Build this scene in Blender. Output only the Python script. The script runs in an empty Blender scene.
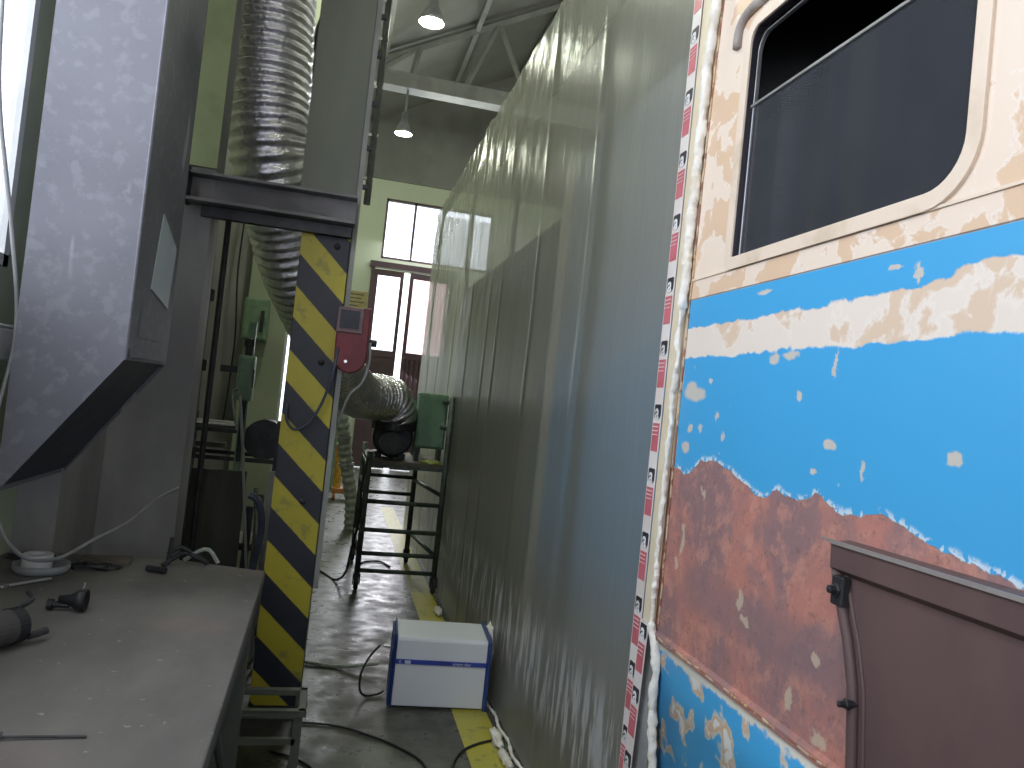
import bpy, bmesh, math, random
from mathutils import Vector, Matrix, noise
random.seed(7)
S = bpy.context.scene
C = S.collection
PI = math.pi

# ------------------------------------------------------------------ node helpers
class G:
    def __init__(s, name):
        s.m = bpy.data.materials.new(name); s.m.use_nodes = True
        s.t = s.m.node_tree; s.n = s.t.nodes; s.n.clear()
        s.out = s.n.new('ShaderNodeOutputMaterial')
        s.tc = s.n.new('ShaderNodeTexCoord')
        s.P = s.tc.outputs['Object']
        sx = s.n.new('ShaderNodeSeparateXYZ'); s.t.links.new(s.P, sx.inputs[0])
        s.x, s.y, s.z = sx.outputs
    def put(s, sock, v):
        if v is None: return
        if hasattr(v, 'links') or isinstance(v, bpy.types.NodeSocket): s.t.links.new(v, sock)
        elif isinstance(v, (tuple, list)) and len(v) == 3 and sock.type == 'RGBA': sock.default_value = (*v, 1)
        else: sock.default_value = v
    def math(s, op, a, b=None, clamp=False):
        n = s.n.new('ShaderNodeMath'); n.operation = op; n.use_clamp = clamp
        s.put(n.inputs[0], a); s.put(n.inputs[1], b); return n.outputs[0]
    def add(s, a, b): return s.math('ADD', a, b)
    def sub(s, a, b): return s.math('SUBTRACT', a, b)
    def mul(s, a, b): return s.math('MULTIPLY', a, b)
    def step(s, a, edge, w=0.01):
        n = s.n.new('ShaderNodeMapRange'); n.interpolation_type = 'SMOOTHSTEP'
        s.put(n.inputs['Value'], a); n.inputs['From Min'].default_value = edge - w; n.inputs['From Max'].default_value = edge + w
        return n.outputs[0]
    def inv(s, a): return s.sub(1.0, a)
    def scale(s, v):
        n = s.n.new('ShaderNodeMapping'); s.t.links.new(s.P, n.inputs[0]); n.inputs['Scale'].default_value = v
        return n.outputs[0]
    def noise(s, sc, det=4, rough=.55, vec=None, dist=0):
        n = s.n.new('ShaderNodeTexNoise'); s.put(n.inputs['Vector'], vec if vec is not None else s.P)
        n.inputs['Scale'].default_value = sc; n.inputs['Detail'].default_value = det
        n.inputs['Roughness'].default_value = rough; n.inputs['Distortion'].default_value = dist
        return n.outputs['Fac']
    def voro(s, sc, vec=None):
        n = s.n.new('ShaderNodeTexVoronoi'); s.put(n.inputs['Vector'], vec if vec is not None else s.P)
        n.inputs['Scale'].default_value = sc; return n.outputs['Distance']
    def mix(s, f, a, b):
        n = s.n.new('ShaderNodeMix'); n.data_type = 'RGBA'
        s.put(n.inputs[0], f); s.put(n.inputs[6], a); s.put(n.inputs[7], b); return n.outputs[2]
    def curve(s, v, pts):
        n = s.n.new('ShaderNodeFloatCurve'); s.put(n.inputs['Value'], v); c = n.mapping.curves[0]
        pts = sorted(pts)
        while len(c.points) < len(pts): c.points.new(.5, .5)
        for p, q in zip(c.points, pts): p.location = q; p.handle_type = 'VECTOR'
        n.mapping.update(); return n.outputs['Value']
    def bump(s, h, st=.3, d=.01):
        n = s.n.new('ShaderNodeBump'); n.inputs['Strength'].default_value = st; n.inputs['Distance'].default_value = d
        s.put(n.inputs['Height'], h); return n.outputs[0]
    def bsdf(s, col, rough=.6, metal=0, normal=None, spec=.5, **kw):
        b = s.n.new('ShaderNodeBsdfPrincipled')
        s.put(b.inputs['Base Color'], col); s.put(b.inputs['Roughness'], rough); s.put(b.inputs['Metallic'], metal)
        b.inputs['Specular IOR Level'].default_value = spec
        if normal is not None: s.put(b.inputs['Normal'], normal)
        for k, v in kw.items(): s.put(b.inputs[k], v)
        return b.outputs[0]
    def fresnel(s, ior=1.5, normal=None):
        geo = s.n.new('ShaderNodeNewGeometry'); f = s.n.new('ShaderNodeFresnel')
        s.put(f.inputs[0], s.add(ior, s.mul(geo.outputs['Backfacing'], 1 / ior - ior)))
        if normal is not None: s.put(f.inputs['Normal'], normal)
        return f.outputs[0]
    def end(s, sh): s.t.links.new(sh, s.out.inputs[0]); return s.m

def mk(name, c1, rough=.6, metal=0, c2=None, sc=6, bump=.15, bs=40, stretch=None, lo=.4, hi=.6):
    g = G(name)
    if c2 is None: c2 = tuple(v * .75 for v in c1)
    v = g.scale(stretch) if stretch else None
    f = g.step(g.noise(sc, 5, vec=v), (lo + hi) / 2, max((hi - lo) / 2, .01))
    col = g.mix(f, c1, c2)
    n = g.bump(g.noise(bs, 4, vec=v), bump, .004) if bump else None
    r = g.add(rough - .06, g.mul(g.noise(sc * 2.3), .12))
    return g.end(g.bsdf(col, r, metal, n))

M = {}
M['galv'] = None
def galvanized():
    g = G('galvanized sheet')
    sp = g.noise(22, 3, .6); big = g.noise(3, 4)
    scr = g.step(g.noise(9, 2, .5, g.scale((1, 1, .25))), .70, .03)
    col = g.mix(big, (.12, .12, .145), (.215, .215, .245)); col = g.mix(g.mul(g.step(sp, .58, .08), .35), col, (.28, .28, .31))
    col = g.mix(g.mul(scr, .35), col, (.75, .75, .8))
    return g.end(g.bsdf(col, g.add(.58, g.mul(sp, .1)), .4, g.bump(g.noise(2.5, 2), .25, .02)))
M['galv'] = galvanized()
M['wall_green'] = mk('pale green plaster', (.38, .42, .29), .8, c2=(.29, .32, .23), sc=2, lo=.3, hi=.75)
M['wall_bright'] = mk('yellow green strip', (.40, .46, .24), .7, c2=(.33, .38, .20), sc=4)
M['wall_grey'] = mk('grimy plaster', (.30, .29, .28), .8, c2=(.20, .19, .19), sc=3, stretch=(1, 1, .5), lo=.3, hi=.7)
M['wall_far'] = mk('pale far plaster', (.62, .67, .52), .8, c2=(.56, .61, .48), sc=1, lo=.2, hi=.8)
M['gable'] = mk('grey gable', (.26, .26, .245), .8, c2=(.21, .21, .20), sc=1)
M['roof'] = mk('grey roof underside', (.34, .34, .32), .75, c2=(.25, .25, .235), sc=.6, lo=.3, hi=.7)
M['steel_paint'] = mk('grey painted steel', (.33, .33, .32), .5, c2=(.27, .27, .26), sc=3)
M['column'] = mk('grey green column paint', (.21, .225, .18), .6, c2=(.165, .17, .15), sc=4, stretch=(1, 1, .2), lo=.3, hi=.7)
M['beam'] = mk('dirty grey beam', (.26, .25, .26), .6, c2=(.15, .145, .15), sc=5, lo=.3, hi=.7)
M['darksteel'] = mk('dark steel', (.045, .045, .05), .5, .3, c2=(.03, .03, .035), sc=12)
M['bluesteel'] = mk('blue grey painted pipe', (.085, .10, .14), .45, .1, sc=10)
M['blackrub'] = mk('black rubber', (.018, .018, .02), .5, bump=.1)
M['greenbox'] = mk('green enamel', (.20, .31, .19), .5, c2=(.15, .23, .15), sc=8)
M['greenmachine'] = mk('machine green', (.14, .26, .16), .5, c2=(.10, .19, .12), sc=8)
M['scaffold'] = mk('green grey trolley paint', (.075, .095, .08), .5, .2, c2=(.045, .055, .05), sc=14)
M['yellowpaint'] = mk('yellow jack paint', (.62, .36, .03), .5, c2=(.4, .2, .03), sc=10)
M['orange'] = mk('rusty orange paint', (.42, .17, .05), .6, sc=10)
M['whiteplastic'] = mk('white plastic', (.62, .62, .62), .5, c2=(.55, .55, .54), sc=5, bump=.03)
M['palehose'] = mk('pale hose', (.36, .38, .33), .5, c2=(.25, .27, .23), sc=20)
M['cordgrey'] = mk('grey cord', (.16, .16, .16), .5, bump=.02)
M['cordpale'] = mk('pale grey cable', (.30, .30, .30), .5, bump=.02)
M['chrome'] = mk('bright steel', (.75, .75, .78), .25, 1, c2=(.6, .6, .62), sc=20, bump=.05)
M['beltred'] = mk('red enamel', (.20, .022, .033), .5, c2=(.14, .016, .024), sc=8, bump=.03)
M['pinkgrey'] = mk('faded red side', (.20, .12, .13), .5, c2=(.16, .09, .10), sc=9)
M['barrel'] = mk('dark blue grey drum', (.035, .038, .055), .5, .1, sc=9)
M['wood'] = mk('dusty wood', (.14, .115, .085), .75, c2=(.09, .075, .06), sc=9, stretch=(1, 1, 6))
M['board'] = mk('stained dark board', (.085, .08, .072), .8, c2=(.05, .048, .045), sc=10, stretch=(1, 1, .12), lo=.3, hi=.7)
M['boxwhite'] = mk('white sheet metal', (.66, .68, .73), .4, c2=(.63, .65, .70), sc=2, bump=.02)
M['boxblue'] = mk('navy blue plastic', (.022, .05, .20), .4, c2=(.02, .04, .16), sc=4, bump=.03)
M['stripeblue'] = mk('label blue', (.03, .06, .34), .4, bump=0)
M['textwhite'] = mk('label white', (.55, .6, .75), .5, bump=0)
M['foam'] = mk('white sealing foam', (.80, .77, .72), .8, c2=(.62, .55, .44), sc=14, bump=.7, bs=90, lo=.45, hi=.75)
M['tapewhite'] = mk('tape white', (.74, .70, .68), .35, c2=(.70, .63, .60), sc=5, bump=.03)
M['tapered'] = mk('tape red', (.56, .15, .18), .4, c2=(.50, .12, .15), sc=8, bump=0)
M['tapeblack'] = mk('tape black', (.035, .035, .045), .4, bump=0)
M['tapeletter'] = mk('tape letter', (.80, .80, .82), .4, bump=0)
M['beigestrip'] = mk('cream masking strip', (.72, .63, .47), .5, c2=(.68, .58, .42), sc=8, bump=.05)
M['yellowgreen'] = mk('green yellow cloth', (.30, .36, .10), .8, sc=20)
M['clear'] = mk('milky plastic lid', (.30, .31, .31), .35, bump=.02)
M['sign'] = mk('faded yellow notice', (.42, .36, .16), .6, c2=(.36, .30, .13), sc=10, bump=0)
M['signink'] = mk('notice ink', (.12, .10, .06), .6, bump=0)
M['brownframe'] = mk('brown door paint', (.10, .055, .065), .6, c2=(.075, .045, .055), sc=3)
M['curtainpink'] = mk('pale pink film', (.7, .5, .5), .6, bump=.02)
M['rubberseal'] = mk('window rubber', (.03, .025, .035), .4, bump=.05)
M['alu'] = mk('aluminium trim', (.42, .42, .44), .35, .6, bump=.03)
M['gutter'] = mk('dull beige gutter', (.36, .32, .29), .5, c2=(.30, .26, .24), sc=8)
M['interior'] = mk('dark cab interior', (.09, .09, .10), .8, bump=.05)
M['seam'] = mk('dark frame wood', (.07, .07, .05), .7, bump=.05)
M['sticker'] = None

def hazard():
    g = G('hazard stripes')
    ph = g.math('FRACT', g.math('DIVIDE', g.add(g.sub(g.z, .05), g.mul(g.add(g.x, .235), .95)), .3125))
    ph = g.add(ph, g.mul(g.sub(g.noise(30), .5), .02))
    y = g.mul(g.step(ph, .015, .012), g.inv(g.step(ph, .505, .012)))
    wear = g.step(g.noise(9, 5, .65), .62, .05)
    ycol = g.mix(g.noise(5, 4), (.60, .50, .045), (.44, .38, .04)); ycol = g.mix(g.mul(wear, .45), ycol, (.16, .15, .09))
    dcol = g.mix(g.noise(6, 4), (.018, .02, .032), (.035, .038, .055))
    return g.end(g.bsdf(g.mix(y, dcol, ycol), .5, 0, g.bump(g.noise(20), .15, .004)))
M['hazard'] = hazard()

def floor_mat():
    g = G('grimy wet concrete')
    a = g.noise(1.3, 6, .6); b = g.noise(7, 5, .6)
    col = g.mix(g.step(a, .5, .15), (.052, .055, .042), (.092, .091, .072)); col = g.mix(g.mul(g.step(b, .56, .08), .6), col, (.032, .033, .027))
    col = g.mix(g.mul(g.step(g.noise(45, 3), .66, .04), .35), col, (.2, .2, .17))
    # joints between slabs
    r = g.add(.24, g.mul(g.step(b, .5, .2), .28))
    return g.end(g.bsdf(col, r, 0, g.bump(g.noise(11, 5), .25, .008)))
M['floor'] = floor_mat()
def line_mat():
    g = G('yellow floor paint')
    w = g.step(g.noise(14, 6, .7), .60, .05); w2 = g.noise(3, 3)
    col = g.mix(w2, (.50, .43, .05), (.38, .36, .06)); col = g.mix(g.mul(w, .7), col, (.16, .15, .08))
    return g.end(g.bsdf(col, .45, 0, g.bump(g.noise(20), .2, .004)))
M['floorline'] = line_mat()
def bench_mat():
    g = G('worn bench slab')
    a = g.noise(3, 6, .6, g.scale((1.2, .6, 1))); b = g.noise(35, 4)
    col = g.mix(g.step(a, .5, .2), (.175, .162, .152), (.115, .108, .10))
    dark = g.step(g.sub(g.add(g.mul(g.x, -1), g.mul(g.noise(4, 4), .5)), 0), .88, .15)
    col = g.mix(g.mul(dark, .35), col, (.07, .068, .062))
    col = g.mix(g.mul(g.step(g.noise(2.2, 2), .62, .06), .3), col, (.24, .17, .16))
    col = g.mix(g.mul(g.step(b, .70, .03), .6), col, (.40, .39, .37))
    return g.end(g.bsdf(col, .6, 0, g.bump(g.noise(25, 5), .3, .004)))
M['bench'] = bench_mat()
def foil():
    g = G('crumpled aluminium foil')
    n = g.noise(55, 4, .65); v = g.voro(40)
    h = g.add(n, g.mul(v, .6))
    col = g.mix(g.noise(4, 2), (.82, .80, .86), (.72, .71, .76))
    return g.end(g.bsdf(col, .27, 1, g.bump(h, .75, .006)))
M['foil'] = foil()

# locomotive paint --------------------------------------------------------
CREAM, OCHRE, WHITEF, BLUE = (.78, .63, .51), (.64, .43, .25), (.84, .78, .74), (.055, .35, .68)
def blob(g, yy, zz, y0, z0, ry, rz, w=.25):
    d = g.math('SQRT', g.add(g.math('POWER', g.mul(g.sub(yy, y0), 1 / ry), 2.0), g.math('POWER', g.mul(g.sub(zz, z0), 1 / rz), 2.0)))
    return g.inv(g.step(d, 1, w))
def train_mat():
    g = G('stripped train paint')
    n1 = g.sub(g.noise(9, 6, .6), .5); n2 = g.sub(g.noise(28, 4, .6), .5); n3 = g.sub(g.noise(16, 5, .6, g.scale((3, 3, 3))), .5)
    zz = g.add(g.add(g.z, g.mul(n1, .055)), g.mul(n2, .018)); yy = g.add(g.y, g.mul(n3, .05))
    # cream with ochre filler patches rimmed in white
    pn = g.noise(6.5, 5, .6, dist=.3)
    band = g.mul(g.step(g.z, 1.97, .02), g.inv(g.step(g.z, 2.13, .03)))
    leftz = g.math('MAXIMUM', g.step(g.y, 1.95, .05), g.inv(g.step(g.y, 1.10, .06)))
    region = g.math('MAXIMUM', band, g.mul(leftz, .8))
    pn2 = g.add(pn, g.mul(region, .09))
    och = g.step(pn2, .585, .02); rim = g.mul(g.step(pn2, .562, .008), g.inv(g.step(pn2, .585, .012)))
    cream = g.mix(g.noise(2.5, 3), CREAM, (.80, .68, .58))
    cream = g.mix(g.mul(rim, .45), cream, WHITEF)
    cream = g.mix(g.mul(och, .8), cream, g.mix(g.noise(12), OCHRE, (.70, .48, .34)))
    # blue field
    ytop = g.curve(g.mul(g.y, 1 / 2.4), [(y / 2.4, (z - 1.3) / .4) for y, z in
        [(0, 1.36), (.5, 1.385), (.93, 1.41), (.97, 1.42), (1.05, 1.43), (1.12, 1.44), (1.18, 1.46), (1.24, 1.472), (1.3, 1.458), (1.37, 1.457),
         (1.44, 1.485), (1.49, 1.458), (1.53, 1.462), (1.59, 1.472), (1.64, 1.445), (1.68, 1.453), (1.75, 1.478), (1.8, 1.492), (1.9, 1.515), (1.97, 1.505), (2.03, 1.463), (2.07, 1.458), (2.12, 1.472), (2.17, 1.46), (2.4, 1.46)]])
    ytop = g.add(g.mul(ytop, .4), 1.3)
    zr = g.add(g.z, g.mul(n2, .025))
    above = g.sub(zr, ytop)
    bb = g.mul(g.step(above, .0, .002), g.inv(g.step(g.z, 1.972, .001)))
    # bare band through the blue
    bu = g.curve(g.mul(g.y, 1 / 2.4), [(0, .66), (.42, .66), (.445, .60), (.458, .61), (.468, .55), (.55, .5), (.8, .48), (.95, .47)])
    bandm = g.mul(g.step(zz, 1.797, .003), g.step(g.sub(g.add(g.mul(bu, .2), 1.79), zz), 0, .003))
    bandm = g.math('MAXIMUM', bandm, g.step(g.add(g.y, g.mul(n1, .06)), 2.135, .004))
    col_bare = g.mix(g.mul(g.step(pn, .56, .03), .7), g.mix(g.noise(3), (.74, .64, .55), (.78, .70, .64)), (.66, .47, .32))
    col_bare = g.mix(g.mul(g.mul(g.step(pn, .53, .01), g.inv(g.step(pn, .56, .02))), .4), col_bare, WHITEF)
    spots = None
    for y0, z0, ry, rz in [(2.03, 1.69, .05, .02), (2.07, 1.70, .04, .025), (2.05, 1.59, .016, .012), (1.99, 1.595, .012, .012), (2.07, 1.535, .022, .018), (1.90, 1.63, .006, .014), (1.86, 1.58, .007, .014), (1.95, 1.725, .008, .008),
                           (1.535, 1.69, .012, .012), (1.41, 1.59, .02, .011), (1.08, 1.59, .016, .012), (1.46, 1.53, .008, .008), (1.30, 1.545, .007, .02), (1.42, 1.76, .006, .03), (1.65, 1.78, .02, .012), (1.58, 1.785, .03, .01), (1.72, 1.95, .03, .006), (1.26, 1.94, .02, .006), (1.2, 1.92, .008, .02)]:
        bl = blob(g, g.add(yy, g.mul(n2, .02)), g.add(g.z, g.mul(n2, .02)), y0, z0, ry, rz)
        spots = bl if spots is None else g.math('MAXIMUM', spots, bl)
    spk = g.mul(g.inv(g.step(g.voro(26), .10, .02)), g.step(g.noise(5), .60, .01))
    nearedge = g.mul(g.mul(g.inv(g.step(above, .010, .006)), g.step(g.noise(60, 2), .50, .03)), .9)
    blue = g.mix(g.noise(3), BLUE, (.062, .37, .70))
    blue = g.mix(g.mul(spots, .85), blue, (.64, .55, .44)); blue = g.mix(g.mul(spk, .5), blue, (.5, .6, .7))
    blue = g.mix(nearedge, blue, (.62, .72, .80))
    col = g.mix(bb, cream, blue)
    col = g.mix(g.mul(bb, bandm), col, col_bare)
    thin = g.mul(g.inv(g.step(g.math('ABSOLUTE', g.sub(g.z, 1.974)), .0018, .0006)), 1)
    col = g.mix(g.mul(thin, .8), col, (.06, .06, .08))
    # bare rusty primer
    ru = g.inv(g.step(above, .0, .002))
    r1 = g.noise(5, 6, .65, g.scale((1, 1, .8)), .5); r2 = g.noise(17, 6, .7)
    rc = g.mix(g.step(r1, .50, .10), (.44, .19, .155), (.26, .155, .16)); rc = g.mix(g.mul(g.step(r2, .56, .08), .6), rc, (.54, .26, .20))
    rc = g.mix(g.mul(g.step(g.noise(50, 5, .7), .60, .05), .5), rc, (.17, .09, .08))
    pb = g.mul(g.mul(g.step(zz, 1.10, .03), g.inv(g.step(zz, 1.21, .03))), g.inv(g.step(g.y, 2.0, .06))); rc = g.mix(g.mul(pb, .6), rc, (.20, .135, .15))
    ps = g.mul(g.step(g.noise(11, 5, .6), .72, .012), g.step(g.noise(70, 3), .42, .05))
    rsp = None
    for y0, z0, ry, rz in [(2.03, 1.27, .010, .05), (2.06, 1.20, .01, .014), (1.70, 1.19, .014, .025), (1.67, 1.15, .018, .012), (1.39, 1.15, .014, .012), (1.47, 1.04, .012, .03), (1.36, 1.0, .025, .02)]:
        bl = blob(g, g.add(g.y, g.mul(n2, .06)), g.add(g.z, g.mul(n2, .06)), y0, z0, ry, rz); rsp = bl if rsp is None else g.math('MAXIMUM', rsp, bl)
    rc = g.mix(g.mul(g.math('MAXIMUM', ps, rsp), .8), rc, (.52, .42, .32))
    col = g.mix(ru, col, rc)
    rough = g.add(g.mul(ru, .35), .38)
    h = g.add(g.mul(ru, g.mul(g.noise(40, 6), .7)), g.mul(g.inv(ru), g.add(.9, g.mul(bandm, -.15))))
    return g.end(g.bsdf(col, rough, 0, g.bump(h, .6, .004), .4))
M['train'] = train_mat()
def lower_mat():
    g = G('patched lower blue paint')
    pn = g.noise(12, 3, .5, g.scale((1, 1, .9)), .2); n2 = g.noise(40, 4)
    blue = g.mix(g.noise(3), (.045, .36, .72), (.05, .38, .76))
    col = g.mix(g.step(pn, .555, .02), blue, (.60, .56, .50)); col = g.mix(g.step(pn, .595, .015), col, (.62, .43, .28)); col = g.mix(g.step(pn, .64, .015), col, (.75, .74, .74))
    top = g.step(g.add(g.z, g.mul(g.sub(n2, .5), .05)), .935, .006)
    col = g.mix(top, col, (.70, .66, .58))
    return g.end(g.bsdf(col, .42, 0, g.bump(pn, .3, .004)))
M['lower'] = lower_mat()
M['cover'] = mk('brown primer', (.125, .075, .072), .55, c2=(.095, .058, .06), sc=5, stretch=(1, 1, .5), bump=.1, lo=.3, hi=.7)
M['coveredge'] = mk('pale brown edge', (.30, .27, .26), .45, .2, c2=(.22, .18, .17), sc=8, stretch=(1, .2, 1))
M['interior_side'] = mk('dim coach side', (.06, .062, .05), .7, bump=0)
def hidden():
    g = G('cab side under sheet')
    z = g.add(g.z, g.mul(g.noise(3), .1))
    col = g.mix(g.step(z, 2.0, .35), g.mix(g.noise(2), (.09, .28, .56), (.14, .31, .56)), (.30, .32, .37))
    col = g.mix(g.inv(g.step(z, .95, .25)), col, (.26, .26, .28))
    return g.end(g.bsdf(col, .6, 0))
M['body_hidden'] = hidden()
def glass(name, tint, a=.25):
    g = G(name)
    tr = g.n.new('ShaderNodeBsdfTransparent'); tr.inputs[0].default_value = (*tint, 1)
    gl = g.n.new('ShaderNodeBsdfGlossy'); gl.inputs['Roughness'].default_value = .02
    mx = g.n.new('ShaderNodeMixShader'); g.t.links.new(g.add(g.fresnel(), a * .12), mx.inputs[0])
    g.t.links.new(tr.outputs[0], mx.inputs[1]); g.t.links.new(gl.outputs[0], mx.inputs[2])
    return g.end(mx.outputs[0])
def dusty():  # grey diffuse film puts the room's reflection into the pane colour
    g = G('tinted window glass with grey film')
    tr = g.n.new('ShaderNodeBsdfTransparent'); tr.inputs[0].default_value = (.45, .47, .5, 1)
    gl = g.n.new('ShaderNodeBsdfGlossy'); gl.inputs['Roughness'].default_value = .05
    di = g.n.new('ShaderNodeBsdfDiffuse'); g.put(di.inputs[0], (.45, .47, .55))
    fr = g.fresnel(1.45)
    a = g.n.new('ShaderNodeMixShader'); g.put(a.inputs[0], g.add(.05, g.mul(g.noise(3, 4), .05))); g.t.links.new(tr.outputs[0], a.inputs[1]); g.t.links.new(di.outputs[0], a.inputs[2])
    m = g.n.new('ShaderNodeMixShader'); g.t.links.new(fr, m.inputs[0]); g.t.links.new(a.outputs[0], m.inputs[1]); g.t.links.new(gl.outputs[0], m.inputs[2])
    return g.end(m.outputs[0])
M['tinted'] = dusty()
M['pane'] = glass('clear pane', (.93, .95, .97), 0)
M['frost'] = glass('rose film pane', (.95, .78, .78), 0)

def sheet_mat():
    g = G('milky plastic sheeting')
    vs = g.scale((1, 1.2, .28))
    fold = g.noise(6, 5, .6, vs, .6); fine = g.noise(30, 5, .65, g.scale((1, 1, .45)), 1.0)
    topz = g.step(g.z, 2.9, .9)
    h = g.add(g.mul(fold, .5), g.mul(fine, g.add(.02, g.mul(topz, .24))))
    nb = g.bump(h, .35, .025)
    col = g.mix(g.noise(1.2, 3), (.43, .43, .37), (.49, .485, .42))
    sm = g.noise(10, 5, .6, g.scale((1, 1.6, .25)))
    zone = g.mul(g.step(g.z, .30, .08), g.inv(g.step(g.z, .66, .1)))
    refl_streak = g.mul(g.step(sm, .52, .06), zone)
    col = g.mix(g.mul(refl_streak, .8), col, (.88, .88, .92))  # low white streaks: reflections painted into the sheet colour
    di = g.n.new('ShaderNodeBsdfDiffuse'); g.put(di.inputs[0], col)
    tl = g.n.new('ShaderNodeBsdfTranslucent'); tl.inputs[0].default_value = (.62, .60, .50, 1)
    tr = g.n.new('ShaderNodeBsdfTransparent'); tr.inputs[0].default_value = (.86, .87, .86, 1)
    gl = g.n.new('ShaderNodeBsdfGlossy'); g.put(gl.inputs['Roughness'], g.add(.34, g.mul(topz, -.08))); g.put(gl.inputs['Normal'], nb)
    fr = g.fresnel(1.5, nb)
    def mx(f, a, b):
        m = g.n.new('ShaderNodeMixShader'); g.put(m.inputs[0], f); g.t.links.new(a, m.inputs[1]); g.t.links.new(b, m.inputs[2]); return m.outputs[0]
    a = mx(.5, di.outputs[0], tl.outputs[0])
    b = mx(g.add(.52, g.mul(refl_streak, .45)), tr.outputs[0], a)
    return g.end(mx(g.math('MULTIPLY', fr, .85, True), b, gl.outputs[0]))
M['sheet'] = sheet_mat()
def emis(name, col, st):
    g = G(name); e = g.n.new('ShaderNodeEmission'); e.inputs[0].default_value = (*col, 1); e.inputs[1].default_value = st
    return g.end(e.outputs[0])
M['lampglow'] = emis('lit discharge bulb', (.86, 1, .80), 60)
def sticker():
    g = G('shiny plastic pocket')
    return g.end(g.bsdf(g.mix(g.noise(6), (.42, .50, .52), (.55, .62, .66)), .12, 0, g.bump(g.noise(4, 2), .3, .01)))
M['sticker'] = sticker()

# ------------------------------------------------------------------ mesh helpers
def NB(): return bmesh.new()
def box(b, x0, x1, y0, y1, z0, z1, rz=0, piv=None):
    vs = [b.verts.new(p) for p in [(x0, y0, z0), (x1, y0, z0), (x1, y1, z0), (x0, y1, z0), (x0, y0, z1), (x1, y0, z1), (x1, y1, z1), (x0, y1, z1)]]
    for f in [(0, 3, 2, 1), (4, 5, 6, 7), (0, 1, 5, 4), (1, 2, 6, 5), (2, 3, 7, 6), (3, 0, 4, 7)]: b.faces.new([vs[i] for i in f])
    if rz: bmesh.ops.rotate(b, verts=vs, cent=piv or ((x0 + x1) / 2, (y0 + y1) / 2, z0), matrix=Matrix.Rotation(rz, 3, 'Z'))
    return b
def frames(pts):
    T = []
    for i in range(len(pts)):
        a = pts[max(i - 1, 0)]; c = pts[min(i + 1, len(pts) - 1)]; T.append((c - a).normalized())
    up = Vector((0, 0, 1)) if abs(T[0].z) < .9 else Vector((0, 1, 0))
    n = (up - T[0] * up.dot(T[0])).normalized(); out = []
    for t in T:
        n = (n - t * n.dot(t)).normalized(); out.append((t, n, t.cross(n)))
    return out
def tube(b, pts, r, n=10, cap=True, rf=None):
    pts = [Vector(p) for p in pts]; fr = frames(pts); rings = []
    for i, (p, (t, u, v)) in enumerate(zip(pts, fr)):
        rr = rf(i) if rf else r
        rings.append([b.verts.new(p + (u * math.cos(2 * PI * k / n) + v * math.sin(2 * PI * k / n)) * rr) for k in range(n)])
    for a, c in zip(rings, rings[1:]):
        for k in range(n): b.faces.new([a[k], a[(k + 1) % n], c[(k + 1) % n], c[k]])
    if cap: b.faces.new(rings[0][::-1]); b.faces.new(rings[-1])
    return b
def spline(pts, step=.02):
    P = [Vector(p) for p in pts]; P = [P[0] * 2 - P[1]] + P + [P[-1] * 2 - P[-2]]; out = []
    for i in range(1, len(P) - 2):
        a, c, d, e = P[i - 1:i + 3]; n = max(2, int((d - c).length / step))
        for k in range(n):
            t = k / n
            out.append(.5 * ((2 * c) + (d - a) * t + (2 * a - 5 * c + 4 * d - e) * t * t + (3 * c - a - 3 * d + e) * t ** 3))
    out.append(P[-2]); return out
def prism(b, poly, axis, a0, a1):
    """poly is a list of 2-D points; axis names the extrusion direction"""
    def mkp(p, a): return {'x': (a, p[0], p[1]), 'y': (p[0], a, p[1]), 'z': (p[0], p[1], a)}[axis]
    A = [b.verts.new(mkp(p, a0)) for p in poly]; B = [b.verts.new(mkp(p, a1)) for p in poly]
    b.faces.new(A); b.faces.new(B[::-1]); n = len(poly)
    for i in range(n): b.faces.new([A[i], B[i], B[(i + 1) % n], A[(i + 1) % n]])
    return b
def lathe(b, prof, c, n=24, axis='z'):
    rings = []
    for r, h in prof:
        ring = []
        for k in range(n):
            u, v = r * math.cos(2 * PI * k / n), r * math.sin(2 * PI * k / n)
            q = {'z': (u, v, h), 'x': (h, u, v), 'y': (u, h, v)}[axis]
            ring.append(b.verts.new(Vector(c) + Vector(q)))
        rings.append(ring)
    for a, d in zip(rings, rings[1:]):
        for k in range(n): b.faces.new([a[k], a[(k + 1) % n], d[(k + 1) % n], d[k]])
    if prof[0][0] > 1e-5: b.faces.new(rings[0][::-1])
    if prof[-1][0] > 1e-5: b.faces.new(rings[-1])
    return b
def obj(name, b, m, parent=None, smooth=False, bev=0, label=None):
    bmesh.ops.remove_doubles(b, verts=b.verts, dist=1e-6)
    bmesh.ops.recalc_face_normals(b, faces=b.faces)
    me = bpy.data.meshes.new(name); b.to_mesh(me); b.free()
    mats = m if isinstance(m, (list, tuple)) else [m]
    for k in mats: me.materials.append(M[k])
    if smooth:
        for p in me.polygons: p.use_smooth = True
    o = bpy.data.objects.new(name, me); C.objects.link(o)
    if parent:
        w = parent.location.copy()
        if parent.parent: w = parent['_w'] if '_w' in parent else Vector((0, 0, 0))
        o.parent = parent; o.matrix_parent_inverse = Matrix.Translation(-Vector(w)) if not parent.parent else Matrix.Identity(4)
    if bev:
        q = o.modifiers.new('bevel', 'BEVEL'); q.width = bev; q.segments = 2; q.limit_method = 'ANGLE'
    if label: o['label'] = label
    return o
def thing(name, label, cat, loc, group=None):
    o = bpy.data.objects.new(name, None); C.objects.link(o); o.location = loc; o.empty_display_size = .1
    o['label'] = label; o['category'] = cat
    if group: o['group'] = group
    return o
def tag(o, label, cat, group=None, kind=None):
    o['label'] = label; o['category'] = cat
    if group: o['group'] = group
    if kind: o['kind'] = kind
    return o
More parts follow.
